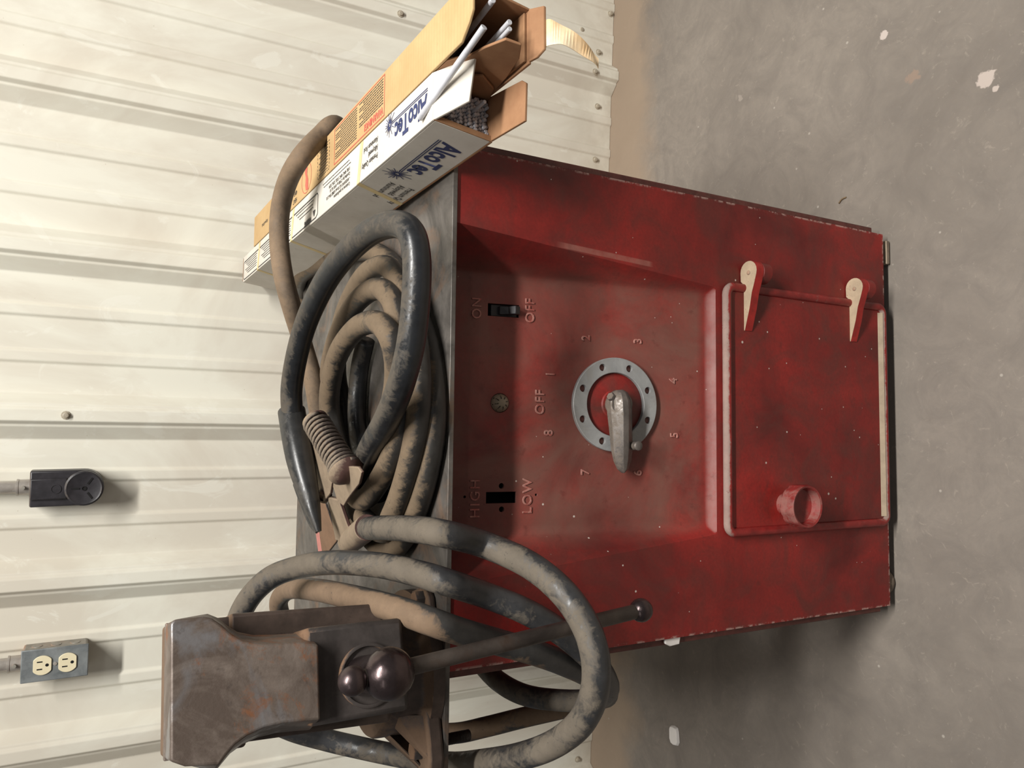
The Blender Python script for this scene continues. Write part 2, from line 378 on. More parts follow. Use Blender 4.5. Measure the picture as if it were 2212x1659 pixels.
# ------------------------------------------------------------------ welder
WX, WYY, WROT = -.00241, .81657, .04653
HW, ZB, ZT = .30557, .025, .8064
welder = empty('welding_machine', (WX, WYY, 0), WROT, 'old red arc welding machine with selector dial and hinged lower door', 'welder')
MW = Matrix.Translation((WX, WYY, 0)) @ Matrix.Rotation(WROT, 4, 'Z')
TILT = .14
def floor_depth(z): return .030 + TILT*(z-.555)
def sstep(x): x = max(0, min(1, x)); return x*x*(3-2*x)
def smin(a, b, k): h = max(k-abs(a-b), 0)/k; return min(a, b)-h*h*k*.25
def panel_depth(a, z):
    d = floor_depth(z); t = (z-.40)/.41
    lipL = -.172-.038*t; inL = -.162; lipR = .178+.036*t; inR = .168
    sl = max(0, d)/max(.006, inL-lipL); sr = max(0, d)/max(.006, lipR-inR)
    sb = .012/.012
    v = smin(d, (a-lipL)*sl, .006); v = smin(v, (lipR-a)*sr, .006); v = smin(v, (z-.3995)*1.0, .005)
    v = smin(v, .020+(ZT-z)*3.0, .01)
    return max(0, v) if v > 0 else 0
def row_positions(z):
    t = max(0, (z-.40)/.41); k = (-HW, -.172-.038*t, -.162, .168, .178+.036*t, HW); n = (14, 16, 60, 16, 14); out = []
    for a, b, m in zip(k, k[1:], n): out += [a+(b-a)*i/m for i in range(m)]
    return out+[HW]
NA = 120
bm = bmesh.new(); A = []; B = []
zs = [ZB+(.392-ZB)*i/16 for i in range(16)]+[.392+.026*i/14 for i in range(14)]+[.418+(.780-.418)*i/80 for i in range(80)]+[.780+(ZT-.780)*i/14 for i in range(15)]
for z in zs:
    ra = []; rb = []
    for a in row_positions(z):
        d = panel_depth(a, z)
        ra.append(bm.verts.new((a, d, z))); rb.append(bm.verts.new((a, d+.0045, z)))
    A.append(ra); B.append(rb)
for j in range(len(zs)-1):
    for i in range(NA):
        bm.faces.new((A[j][i], A[j][i+1], A[j+1][i+1], A[j+1][i])); bm.faces.new((B[j][i], B[j+1][i], B[j+1][i+1], B[j][i+1]))
for i in range(NA):
    bm.faces.new((A[0][i], B[0][i], B[0][i+1], A[0][i+1])); bm.faces.new((A[-1][i], A[-1][i+1], B[-1][i+1], B[-1][i]))
for j in range(len(zs)-1):
    bm.faces.new((A[j][0], A[j+1][0], B[j+1][0], B[j][0])); bm.faces.new((A[j][NA], B[j][NA], B[j+1][NA], A[j+1][NA]))
panel = obj('front_panel', bm, M['panel'], welder, 'auto', angle=30)
nf = Vector((0, -1, TILT)).normalized(); uf = Vector((0, TILT, 1)).normalized()
def FM(a, z, lift=0): return basis(Vector((a, floor_depth(z), z))+nf*lift, (1, 0, 0), uf, nf)     # frame on the recessed face
def hole(a, z, r): b = bmesh.new(); M0 = FM(a, z); lathe(b, [(r, -.02), (r, .02)], M0.translation, nf, 20); return b
def slot(a, z, w, h): b = bmesh.new(); box(b, -w/2, w/2, -h/2, h/2, -.02, .02, FM(a, z)); return b
DC = (.0062, .5555)
cut(panel, [slot(.1238, .7143, .0165, .043), slot(-.1157, .7146, .0145, .0405), hole(.0044, .7179, .0125),
            hole(-.1010, .7143, .0036), hole(-.1305, .7137, .0036), hole(-.1140, .7625, .0017), hole(-.1130, .6670, .0017), hole(DC[0], DC[1], .012)])
for p in panel.data.polygons: p.use_smooth = True
panel.data.set_sharp_from_angle(angle=math.radians(30))
bm = bmesh.new()                                              # sheet-metal case: open at the front behind the panel
box(bm, -.316, -.3125, .016, .70, .036, ZT); box(bm, .3125, .316, .016, .70, .036, ZT)
box(bm, -.3125, .3125, .6965, .70, .036, ZT); box(bm, -.3125, .3125, .016, .6965, .036, .040); box(bm, -.3125, .3125, .09, .6965, ZT-.004, ZT)
obj('case', bm, M['red'], welder, bevel=.001)
bm = bmesh.new(); box(bm, -.3165, -.302, .009, .016, .036, ZT-.002); obj('side_flange', bm, M['flange'], welder, bevel=.002)
bm = bmesh.new(); box(bm, .302, .3175, .009, .016, .040, ZT-.002); obj('side_flange', bm, M['flange'], welder, bevel=.002)
bm = bmesh.new(); box(bm, -.20, .20, .085, .089, .42, ZT-.006); obj('shade_backing', bm, M['cavity'], welder)  # added black sheet; its colour stands in for the shade behind the openings
for a, b, kind in ((-.272, .026, 1), (.278, .021, 0), (-.283, .66, 1), (.285, .66, 0)):
    bm = bmesh.new()
    if kind: lathe(bm, [(.014, .001), (.021, .004), (.023, .012), (.021, .036)], (a, b, 0), (0, 0, 1), 20)
    else:
        box(bm, a-.02, a+.02, b-.018, b+.03, .003, .012); box(bm, a-.02, a+.02, b+.02, b+.03, .012, .036); box(bm, a-.013, a+.013, b-.012, b+.02, .012, .036)
    obj('foot', bm, M['foot'], welder, 'auto', bevel=.0015)
def raised(name, body, a, z, size, ext=.0011, sx=1.0, spacing=1.1, m='panel_letter'):
    b = textbm(body, size, ext, FM(a, z-size*.36, .0004), 'CENTER', sx, .00012, spacing); return obj(name, b, M[m], welder)
M['panel_letter'] = m_dusty('cast_letter_edge', srgb(126, 58, 50), srgb(184, 150, 138), .85, .5, 60, (.36, .6), .3)
raised('on_lettering', 'ON', .1241, .7513, .0178, sx=.95); raised('off_lettering', 'OFF', .1258, .6790, .0178, sx=.98)
raised('high_lettering', 'HIGH', -.1163, .7500, .0178, sx=1.0, spacing=1.2); raised('low_lettering', 'LOW', -.1145, .6800, .0178, sx=1.0, spacing=1.2)
raised('off_lettering', 'OFF', .0068, .6640, .0176, sx=1.0)
for t, a, z in (('1', .0438, .6495), ('2', .0945, .5985), ('3', .0945, .5200), ('4', .0418, .4640), ('5', -.034, .4625), ('6', -.0858, .5200), ('7', -.0845, .5985), ('8', -.033, .6515)):
    raised('numeral', t, a, z, .0172)
# toggle switch in its slot
sw = bmesh.new(); box(sw, -.0075, .0075, -.020, .016, -.010, -.004, FM(.1238, .7143)); tsw = obj('toggle_switch', sw, M['black'], welder, bevel=.0006)
sw = bmesh.new(); prism(sw, [FM(.1238, .7143) @ Vector(p) for p in ((-.0055, .006, -.004), (-.0055, -.009, -.004), (-.0055, -.020, .008), (-.0055, -.012, .0125), (-.0055, -.005, .004), (-.0055, .006, .001))], FM(0, 0).to_3x3() @ Vector((.011, 0, 0)))
obj('lever', sw, M['black'], tsw, bevel=.001)
# slotted dome of the pilot lamp
M0 = FM(.0044, .7179); bm = bmesh.new(); lathe(bm, [(.0118, -.004), (.0118, 0), (.0105, .0045), (.0075, .0078), (.0035, .0094), (0, .0098)], M0.translation, nf, 28)
lamp = obj('pilot_lamp', bm, M['lamp'], welder, True)
bm = bmesh.new()
for k in range(8):
    t = 2*math.pi*(k+.3)/8; c, s = math.cos(t), math.sin(t)
    f0 = lambda r, h, w: M0 @ Vector((c*r-s*w, s*r+c*w, h))
    pts = [f0(.0112, .0030, -.0007), f0(.0112, .0030, .0007), f0(.0075, .0084, .0006), f0(.0050, .0095, .0003), f0(.0050, .0095, -.0003), f0(.0075, .0084, -.0006)]
    prism(bm, pts, nf*-.0012)
obj('slit', bm, M['cavity'], lamp)
# selector ring with eight stop holes
bm = bmesh.new(); D0 = FM(*DC).translation
lathe(bm, [(.043, .0002), (.043, .0056), (.0438, .0062), (.0625, .0062), (.0634, .0056), (.0634, .0002), (.043, .0002)], D0, nf, 72)
ring = obj('selector_ring', bm, M['zinc'], welder, 'auto')
def rp(ang, r): t = math.radians(ang); return D0+Vector((1, 0, 0))*(r*math.sin(t))+uf*(r*math.cos(t))
cs = []
for k in range(8):
    b = bmesh.new(); lathe(b, [(.0049, -.004), (.0049, .012)], rp(22.5+45*k, .0532), nf, 20); cs.append(b)
cut(ring, cs)
for p in ring.data.polygons: p.use_smooth = True
ring.data.set_sharp_from_angle(angle=math.radians(30))
bm = bmesh.new(); lathe(bm, [(.0425, .0004), (.041, .0012), (.020, .0018), (.0185, .004), (.016, .004), (0, .004)], D0, nf, 40); obj('dial_disc', bm, M['red_dirty'], welder, 'auto')
# selector handle: hub, pointer arm held clear of the ring, lock screw and spring pin
HA = math.radians(-94); hx = Vector((1, 0, 0))*math.sin(HA)+uf*math.cos(HA); hy = nf.cross(hx)
HM = basis(D0, hx, hy, nf)
bm = bmesh.new(); lathe(bm, [(.0155, .003), (.0150, .014), (.0150, .024)], D0, nf, 28); hub = obj('selector_handle', bm, M['knob'], welder, 'auto')
bm = bmesh.new(); secs = []
for x, w, h0, h1 in ((-.019, .006, .014, .024), (-.015, .0125, .012, .028), (-.004, .0165, .010, .033), (.012, .0165, .010, .033), (.035, .0155, .011, .030), (.060, .0150, .012, .027), (.075, .0125, .0125, .024), (.086, .0080, .013, .0215), (.0915, .002, .0135, .018)):
    secs.append([bm.verts.new(HM @ Vector(p)) for p in ((x, -w, h0), (x, w, h0), (x, w*.96, h0+(h1-h0)*.45), (x, w*.25, h1), (x, -w*.25, h1), (x, -w*.96, h0+(h1-h0)*.45))])
for a, b in zip(secs, secs[1:]):
    for i in range(6): bm.faces.new((a[i], a[(i+1) % 6], b[(i+1) % 6], b[i]))
bm.faces.new(secs[0][::-1]); bm.faces.new(secs[-1])
obj('pointer', bm, M['knob'], hub, bevel=.0016, seg=3)
bm = bmesh.new(); c0 = HM @ Vector((-.010, -.0135, .020)); n1 = (HM.to_3x3() @ Vector((-.4, -.8, .45))).normalized(); lathe(bm, [(.0058, -.008), (.0058, .003), (.005, .004), (0, .004)], c0, n1, 6); obj('lock_screw', bm, M['knob'], hub, 'auto')
bm = bmesh.new(); pc = HM @ Vector((.056, .014, .016)); lathe(bm, [(.0062, -.010), (.0062, .004), (.0048, .0045), (.0046, .010), (.0062, .0105), (.0062, .019), (.0045, .0205), (0, .0208)], pc, nf, 20); obj('spring_pin', bm, M['knob'], hub, 'auto')
# lower door with rolled rim
bm = bmesh.new(); DX0, DX1, DZ0, DZ1 = -.170, .180, .040, .384
box(bm, DX0+.006, DX1-.006, -.0075, -.0005, DZ0+.006, DZ1-.006); door = obj('door', bm, M['red'], welder, bevel=.001)
rim = []
for cx, cz, t0 in ((DX1-.012, DZ1-.012, 0), (DX0+.012, DZ1-.012, 90), (DX0+.012, DZ0+.012, 180), (DX1-.012, DZ0+.012, 270)):
    rim += [Vector((cx+.012*math.cos(math.radians(t0+t)), 0, cz+.012*math.sin(math.radians(t0+t)))) for t in (0, 15, 30, 45, 60, 75, 90)]
rim.append(rim[0].copy())
bm = bmesh.new(); tube(bm, [Vector((p.x, -.0062, p.z)) for p in rim], .0066, 12, False)
obj('rolled_rim', bm, M['red_dust'], door, True)
bm = bmesh.new(); prism(bm, [(DX0+.010, -.0074, DZ0+.005), (DX0+.010, -.0120, DZ0+.006), (DX0+.010, -.0074, DZ0+.0135)], (DX1-DX0-.020, 0, 0)); obj('bottom_lip', bm, M['lip'], door)
for zt in (.352, .122):                           # strap hinges: teardrop leaf over a fixed knuckle
    bm = bmesh.new(); pts = []
    cx, cy, r = .203, -.0165, .0155
    for k in range(13):
        t = math.radians(-150+k*20); pts.append((cx+r*math.cos(t), cy+r*math.sin(t), zt))
    pts = [(cx+r*math.cos(math.radians(t)), cy+r*math.sin(math.radians(t)), zt) for t in range(90, -126, -18)]
    pts += [(.186, -.0275, zt), (.172, -.0225, zt), (.150, -.0180, zt), (.118, -.0085, zt), (.118, -.0072, zt), (.185, -.0072, zt), (.190, -.0015, zt)]
    prism(bm, pts, (0, 0, -.0155)); h = obj('hinge', bm, M['hinge'], welder, bevel=.0014)
    bm = bmesh.new(); lathe(bm, [(.0158, -.0325), (.0158, -.0166), (.0150, -.0158)], (cx, cy, zt), (0, 0, 1), 28); box(bm, cx-.013, cx+.013, cy, .001, zt-.0325, zt-.0165); obj('knuckle', bm, M['red'], h, 'auto')
    bm = bmesh.new(); lathe(bm, [(.0032, -.002), (.0032, .0008), (.0022, .0018), (0, .002)], (cx-.002, cy-.001, zt), (0, 0, 1), 14); obj('pin', bm, M['galv_dust'], h, True)
# cupped knob
kz, ka = .2743, -.1335
bm = bmesh.new(); lathe(bm, [(.016, 0), (.0155, .012), (.0150, .020)], (ka, -.0070, kz), (0, -1, 0), 24); kn = obj('knob', bm, M['knob_red'], door, 'auto')
bm = bmesh.new(); prof_k = [(.014, .016), (.026, .017), (.0305, .021), (.0312, .040), (.0296, .044), (.0270, .043), (.0262, .040), (.0240, .030), (.014, .0265), (0, .026)]
x, y, z = frame_of((0, -1, 0)); seg = 48; rings = []
for r, hh in prof_k:
    ringv = []
    for i in range(seg):
        rr = r - (.0014 if (r > .030 and i % 4 == 0) else 0)
        ringv.append(bm.verts.new(Vector((ka, -.0070, kz))+z*hh+(x*math.cos(2*math.pi*i/seg)+y*math.sin(2*math.pi*i/seg))*max(rr, .0004)))
    rings.append(ringv)
for a, b in zip(rings, rings[1:]):
    for i in range(seg): bm.faces.new((a[i], b[i], b[(i+1) % seg], a[(i+1) % seg]))
bm.faces.new(rings[0]); bm.faces.new(rings[-1][::-1])
obj('grip', bm, M['knob_red'], kn, 'auto')

# ------------------------------------------------------------------ steel plate on top
ZP = .8130
pl = empty('steel_top_plate', MW @ Vector((-.064, .36, .8066)), WROT, 'bare grey steel plate laid over the top of the red welder', 'plate')
bm = bmesh.new(); box(bm, -.371, .371, -.3626, .3604, 0, .0064); obj('plate', bm, M['plate'], pl, bevel=.0008)
bpy.context.view_layer.update()
bm = bmesh.new(); prism(bm, [pl.matrix_world.inverted() @ PZ(x, y, .81315) for x, y in ((682, 1148), (694, 1152), (700, 1180), (699, 1212), (690, 1206), (686, 1180))], (0, 0, .0002)); obj('paint_stain', bm, M['pink'], pl)

# ------------------------------------------------------------------ bench vise
VROT = math.radians(19)
VF = Vector((math.sin(VROT), -math.cos(VROT), 0)); VR = Vector((math.cos(VROT), math.sin(VROT), 0))
F0 = Vector((-.2571, .72, 0)); VB = F0-VF*.19
vise = empty('bench_vise', (VB.x, VB.y, ZP), VROT, 'heavy rusty iron bench vise bolted to the left corner of the steel plate', 'vise')
def V(x, y, off):                                 # photo point on a plane of the vise -> local point
    p = PN(x, y, F0+VF*off, VF)-VB; return Vector((VR.dot(p), -VF.dot(p), p.z-ZP))
def outline(pts, off): return [V(x, y, off) for x, y in pts]
jaw = [(368, 1645), (368, 1347), (376, 1338), (440, 1332), (458, 1336), (480, 1352), (500, 1370), (525, 1385), (560, 1392), (610, 1391), (655, 1388), (688, 1392), (692, 1555), (650, 1558), (610, 1562), (570, 1572), (535, 1588), (508, 1608), (488, 1632), (474, 1652), (400, 1656)]
bm = bmesh.new(); o0 = outline(jaw, 0); TOPZ = max(p.z for p in o0)
o1 = [Vector((p.x+math.copysign(.0105*sstep((TOPZ-p.z-.012)/.035)+.001, p.x), -.135, p.z-.004*sstep((TOPZ-p.z-.02)/.02))) for p in o0]
a = [bm.verts.new(p) for p in o0]; b = [bm.verts.new(p) for p in o1]; n = len(a)
bm.faces.new(a); bm.faces.new(b[::-1])
for i in range(n): bm.faces.new((a[i], b[i], b[(i+1) % n], a[(i+1) % n]))
obj('front_jaw', bm, M['iron'], vise, bevel=.0035, seg=3)
TOPZ = max(p.z for p in o0)
bm = bmesh.new(); box(bm, -.0585, .0605, -.134, -.126, TOPZ-.040, TOPZ-.001); obj('jaw_plate', bm, M['iron'], vise, bevel=.001)
bm = bmesh.new(); box(bm, -.0585, .0605, -.1255, -.1185, TOPZ-.040, TOPZ-.002); obj('jaw_plate', bm, M['iron_dark'], vise, bevel=.001)
bm = bmesh.new(); box(bm, -.060, .062, -.118, -.060, TOPZ-.075, TOPZ-.004); obj('rear_jaw', bm, M['iron_brown'], vise, bevel=.004, seg=3)
bm = bmesh.new(); prism(bm, [(-.055, -.122, TOPZ-.060), (-.060, -.122, .075), (.060, -.122, .075), (.0645, -.122, TOPZ-.060)], (0, .15, 0)); obj('rear_body', bm, M['iron_brown'], vise, bevel=.004, seg=3)
bm = bmesh.new(); box(bm, -.048, .0405, -.176, -.100, .0735, TOPZ-.120); box(bm, -.034, .030, -.100, .07, .080, .155); obj('slide', bm, M['iron_dark'], vise, bevel=.005, seg=2)
bc = V(796, 1458, -.014)
bm = bmesh.new(); lathe(bm, [(.0300, .0), (.0300, .0025), (.0285, .0035), (.0270, .0035), (.0265, .0005), (.0235, .0005)], Vector((bc.x, -.176, bc.z)), (0, -1, 0), 40); obj('boss_ring', bm, M['iron_dark'], vise, 'auto')
hc = V(840, 1455, .052)
bm = bmesh.new(); cyl(bm, (hc.x, -.17, hc.z+.004), (hc.x, hc.y+.01, hc.z), .0185, 28); obj('spindle', bm, M['ballsteel'], vise, 'auto')
bm = bmesh.new(); lathe(bm, [(.0236*math.sin(math.pi*i/16), -.0236*math.cos(math.pi*i/16)) for i in range(17)], hc, (0, -1, 0), 36); obj('spindle_head', bm, M['ballsteel'], vise, True)
e1 = V(762, 1471, .052); e2 = V(1385, 1318, .052)
bm = bmesh.new(); cyl(bm, e1, e2, .0079, 20); hd = obj('handle', bm, M['rod_steel'], vise, 'auto')
bm = bmesh.new(); ball(bm, e1, .0132, axis=e2-e1); obj('handle_ball', bm, M['ballsteel'], hd, True)
bm = bmesh.new(); ball(bm, e2, .0130, axis=e2-e1); obj('handle_ball', bm, M['ballsteel'], hd, True)
# turntable, flange with ears, lock lug
bm = bmesh.new(); lathe(bm, [(.088, .0), (.088, .014), (.080, .018), (.0765, .026), (.0755, .060), (.073, .064), (0, .064)], (-.008, -.015, .0008), (0, 0, 1), 56); obj('swivel_base', bm, M['iron_brown'], vise, 'auto')
for t, ln in ((203, .130), (318, .108), (90, .108)):
    tt = math.radians(t); c, s_ = math.cos(tt), math.sin(tt); ex = Vector((-.008, -.015, 0)); ax = Vector((c, s_, 0)); ay = Vector((-s_, c, 0))
    bm = bmesh.new(); pts = [ex+ax*.055-ay*.046, ex+ax*.080-ay*.036, ex+ax*(ln-.012)-ay*.020, ex+ax*(ln-.003)-ay*.011, ex+ax*ln, ex+ax*(ln-.003)+ay*.011, ex+ax*(ln-.012)+ay*.020, ex+ax*.080+ay*.036, ex+ax*.055+ay*.046]
    prism(bm, [p+Vector((0, 0, .0008)) for p in pts], (0, 0, .019 if t == 203 else .011)); er = obj('base_ear', bm, M['iron_brown'], vise, bevel=.004, seg=3)
    for sd in ((-1, 1) if t == 203 else ()):       # raised cheeks either side of the bolt slot
        bm = bmesh.new(); prism(bm, [ex+ax*.072+ay*(sd*.030)+Vector((0, 0, .019)), ex+ax*(ln-.014)+ay*(sd*.0185)+Vector((0, 0, .019)), ex+ax*(ln-.016)+ay*(sd*.0135)+Vector((0, 0, .019)), ex+ax*.072+ay*(sd*.016)+Vector((0, 0, .050)), ex+ax*.068+ay*(sd*.030)+Vector((0, 0, .050))], ay*(-sd*.006))
        obj('ear_rib', bm, M['iron_brown'], er, bevel=.002)
    bm = bmesh.new(); bp = ex+ax*(ln-(.030 if t == 203 else .013)); zb = .0198 if t == 203 else .0118; lathe(bm, [(.0104, zb), (.0104, zb+.0095), (.0090, zb+.011), (0, zb+.011)], bp, (0, 0, 1), 6)
    obj('bolt', bm, M['iron_dark'], er, 'auto')
bm = bmesh.new(); prof_b = [(.0062, -.056)]
for i in range(24): prof_b += [(.0070, -.055+i*.002), (.0062, -.054+i*.002)]
bpt = V(990, 1592, 0); wp = PY(992, 1592, .845); q = wp-VB; lx, ly = VR.dot(q), -VF.dot(q)
lathe(bm, prof_b+[(.0062, -.0068)], (lx, ly, 0), (0, 0, 1), 18); obj('threaded_bolt', bm, M['rod_steel'], vise, 'auto')

# ------------------------------------------------------------------ cables
CR = .0144
def cable(name, pts, mat, parent, r=CR, n=9, seg=18):
    bm = bmesh.new(); tube(bm, catmull(pts, n), r, seg); return obj(name, bm, mat, parent, True)
def pts3(L):
    return [PZ(p[0], p[1], p[3]) if p[2] == 'z' else PY(p[0], p[1], p[3]) for p in L]
# ground lead with its spring clamp: hangs in loops round the vise
gl = empty('ground_cable', PZ(785, 1142, .862), 0, 'thick grey-black ground cable with a spring clamp, looping in front of the vise', 'cable')
def localize(o): o.matrix_parent_inverse = Matrix.Translation(-o.parent.location)
A = pts3([(785, 1142, 'z', .868), (830, 1140, 'z', .868), (890, 1143, 'z', .866), (955, 1152, 'z', .856), (1045, 1176, 'y', .735), (1140, 1218, 'y', .69), (1212, 1275, 'y', .655), (1262, 1345, 'y', .628), (1286, 1420, 'y', .615), (1284, 1495, 'y', .622),
          (1255, 1560, 'y', .65), (1200, 1605, 'y', .69), (1130, 1632, 'y', .74), (1050, 1645, 'y', .81), (970, 1650, 'y', .90), (880, 1636, 'y', .98), (790, 1618, 'y', 1.03), (700, 1597, 'y', 1.06), (620, 1572, 'y', 1.06), (550, 1530, 'y', 1.06), (505, 1450, 'y', 1.06),
          (505, 1375, 'y', 1.05), (530, 1305, 'y', 1.03), (578, 1252, 'y', 1.00), (640, 1226, 'y', .97), (720, 1215, 'z', .915), (820, 1221, 'z', .882), (900, 1238, 'z', .858), (960, 1256, 'z', .843), (1050, 1286, 'y', .755), (1130, 1318, 'y', .745), (1200, 1358, 'y', .74),
          (1262, 1408, 'y', .745), (1302, 1455, 'y', .765), (1312, 1492, 'y', .80), (1275, 1512, 'y', .85), (1200, 1512, 'y', .89), (1130, 1500, 'y', .93), (1075, 1470, 'y', .98), (1035, 1428, 'y', 1.05), (1010, 1400, 'y', 1.14)])
o = cable('cable', A, M['rubber_grey'], gl); localize(o)
# clamp
bm = bmesh.new(); tip = PZ(755, 1170, .852); a0 = PZ(785, 1146, .866)
cyl(bm, a0+(a0-tip)*.25, tip, .0165, 24); o = obj('lug', bm, M['clamp'], gl, 'auto', bevel=.001); localize(o)

def slab(pts, thick):
    """bent sheet: outline of world points thickened along its own normal"""
    n = Vector((0, 0, 0)); c = sum(pts, Vector())/len(pts)
    for i in range(len(pts)): n += (pts[i]-c).cross(pts[(i+1) % len(pts)]-c)
    n.normalize(); b = bmesh.new(); prism(b, [p-n*thick/2 for p in pts], n*thick); return b
jaw_u = slab([PZ(x, y, z) for x, y, z in ((660, 928, .908), (674, 905, .908), (694, 925, .908), (712, 985, .902), (722, 1030, .896), (716, 1065, .892), (700, 1086, .889), (686, 1070, .889), (684, 1040, .893), (672, 985, .902))], .004)
c1 = obj('clamp_arm', jaw_u, M['clamp'], gl, bevel=.001); localize(c1)
jaw_l = slab([PZ(x, y, z) for x, y, z in ((713, 1072, .887), (735, 1078, .884), (752, 1130, .872), (760, 1148, .868), (742, 1168, .864), (728, 1165, .866), (722, 1130, .874), (712, 1085, .886))], .006)
c2 = obj('clamp_leaf', jaw_l, M['clamp'], gl, bevel=.0015); localize(c2)
jaw_d = slab([PZ(x, y, z) for x, y, z in ((684, 1062, .878), (705, 1090, .873), (722, 1140, .863), (730, 1168, .857), (700, 1206, .851), (694, 1165, .858), (688, 1110, .868))], .004)
c3 = obj('clamp_jaw', jaw_d, M['iron_dark'], gl, bevel=.001); localize(c3)
jaw_c = slab([PZ(x, y, z) for x, y, z in ((724, 1022, .902), (742, 1005, .905), (776, 1008, .905), (784, 1020, .903), (778, 1045, .898), (755, 1075, .890), (745, 1092, .886), (732, 1082, .888), (722, 1050, .896))], .004)
c4 = obj('clamp_cup', jaw_c, M['clamp'], gl, bevel=.001); localize(c4)
s0, s1 = PZ(683, 912, .925), PZ(748, 1018, .905); ax = (s1-s0); X, Y, Z = frame_of(ax); L = ax.length
hel = [s0+Z*(L*t/240)+(X*math.cos(t*2*math.pi*13/240)+Y*math.sin(t*2*math.pi*13/240))*(.0155 if t < 190 else .0155+.004*(t-190)/50) for t in range(241)]
bm = bmesh.new(); tube(bm, hel, .0025, 8); o = obj('spring', bm, M['spring'], gl, True); localize(o)
bm = bmesh.new(); cyl(bm, s0-Z*.004, s1+Z*.002, .0085, 16); o = obj('spring_core', bm, M['iron_dark'], gl, 'auto'); localize(o)
bm = bmesh.new(); lathe(bm, [(.0165, -.004), (.0165, 0), (.012, .001)], s0, Z, 24); o = obj('spring_seat', bm, M['clamp'], gl, 'auto'); localize(o)
bm = bmesh.new(); lathe(bm, [(.022, 0), (.0205, .004), (.014, .010), (.006, .012)], s1-Z*.002, Z, 24); o = obj('spring_seat', bm, M['clamp'], gl, 'auto'); localize(o)
pv = PZ(698, 1072, .892); bm = bmesh.new(); lathe(bm, [(.0095, -.008), (.0095, .004), (.0055, .0045), (.0055, .001), (0, .001)], pv, (-.55, -.5, .6), 20); o = obj('rivet', bm, M['clamp'], gl, 'auto'); localize(o)

# dusty lead that comes from behind the vise and hangs in front of it
B = pts3([(640, 1420, 'y', 1.28), (612, 1345, 'y', 1.27), (602, 1300, 'y', 1.24), (625, 1274, 'y', 1.17), (680, 1274, 'z', .908), (760, 1290, 'z', .898), (850, 1314, 'z', .884), (930, 1342, 'z', .862), (1000, 1366, 'y', .735), (1080, 1388, 'y', .755), (1150, 1408, 'y', .755),
          (1215, 1432, 'y', .765), (1280, 1464, 'y', .79), (1312, 1500, 'y', .84), (1280, 1512, 'y', .90), (1215, 1530, 'y', .945), (1130, 1550, 'y', .98), (1050, 1570, 'y', 1.0), (980, 1584, 'y', 1.03), (900, 1580, 'y', 1.12)])
p0 = B[0]; lead = cable('dusty_cable', B, M['rubber_two'], None); tag(lead, 'brown dust-covered cable running from behind the vise down past its handle', 'cable')
# electrode cable: big black loop lying on top of the coil, ends in a black sleeve
C1 = pts3([(632, 905, 'z', .925), (630, 840, 'z', .93), (642, 765, 'z', .932), (664, 690, 'z', .93), (702, 610, 'z', .926), (748, 548, 'z', .918), (800, 502, 'z', .908), (850, 484, 'z', .899), (886, 500, 'z', .893), (900, 555, 'z', .890), (899, 640, 'z', .889), (888, 740, 'z', .889), (866, 830, 'z', .889),
           (836, 905, 'z', .886), (802, 966, 'z', .882), (775, 1022, 'z', .867), (756, 1070, 'z', .853), (748, 1110, 'z', .842)])
el = empty('electrode_cable', C1[0], 0, 'black cable in one big loop on top of the coil, with a tapered sleeve end', 'cable')
o = cable('cable', C1, M['rubber'], el, .0150); localize(o)
bm = bmesh.new(); sl = catmull([PZ(630, 888, .925), PZ(640, 950, .923), PZ(655, 1020, .918), PZ(672, 1085, .912), PZ(688, 1148, .905)], 6)
tube(bm, sl, [.0192-.0150*max(0, (i/(len(sl)-1)-.35)/.65)**1.5 for i in range(len(sl))], 20); o = obj('sleeve', bm, M['sleeve'], el, 'auto'); localize(o)
bm = bmesh.new(); sl = catmull([PZ(646, 1045, .870), PZ(655, 1080, .868), PZ(672, 1130, .864), PZ(684, 1150, .862)], 5); tube(bm, sl, [.010, .0095]+[.009-.007*i/(len(sl)-3) for i in range(len(sl)-2)], 14); o = obj('sleeve_tongue', bm, M['sleeve'], el, 'auto'); localize(o)
# the coil: one long dusty cable laid in four turns
CO = pts3([(668, 655, 'y', 1.60), (650, 628, 'y', 1.585), (650, 598, 'z', .836), (690, 570, 'z', .829), (755, 547, 'z', .829), (812, 545, 'z', .829), (858, 585, 'z', .829), (893, 655, 'z', .829), (922, 740, 'z', .829), (936, 840, 'z', .829), (936, 935, 'z', .829), (920, 1030, 'z', .829), (896, 1110, 'z', .829), (868, 1168, 'z', .829), (832, 1190, 'z', .829), (772, 1120, 'z', .829), (750, 1000, 'z', .829), (742, 890, 'z', .831),
           (728, 800, 'z', .846), (740, 690, 'z', .852), (782, 602, 'z', .852), (828, 574, 'z', .852), (860, 604, 'z', .852), (882, 665, 'z', .852), (900, 745, 'z', .850), (906, 845, 'z', .850), (898, 940, 'z', .850), (876, 1035, 'z', .850), (848, 1112, 'z', .850), (822, 1148, 'z', .850), (765, 1090, 'z', .850), (735, 980, 'z', .852), (716, 880, 'z', .855),
           (712, 800, 'z', .866), (730, 725, 'z', .872), (768, 656, 'z', .872), (812, 624, 'z', .872), (846, 645, 'z', .870), (862, 705, 'z', .866), (872, 785, 'z', .862), (872, 870, 'z', .862), (856, 960, 'z', .864), (822, 1035, 'z', .864), (782, 1080, 'z', .862), (750, 1040, 'z', .866), (726, 960, 'z', .872),
           (712, 890, 'z', .880), (714, 830, 'z', .888), (732, 762, 'z', .892), (770, 710, 'z', .892), (812, 696, 'z', .890), (842, 725, 'z', .884), (856, 785, 'z', .872), (850, 860, 'z', .862), (822, 940, 'z', .852), (785, 1010, 'z', .842)])
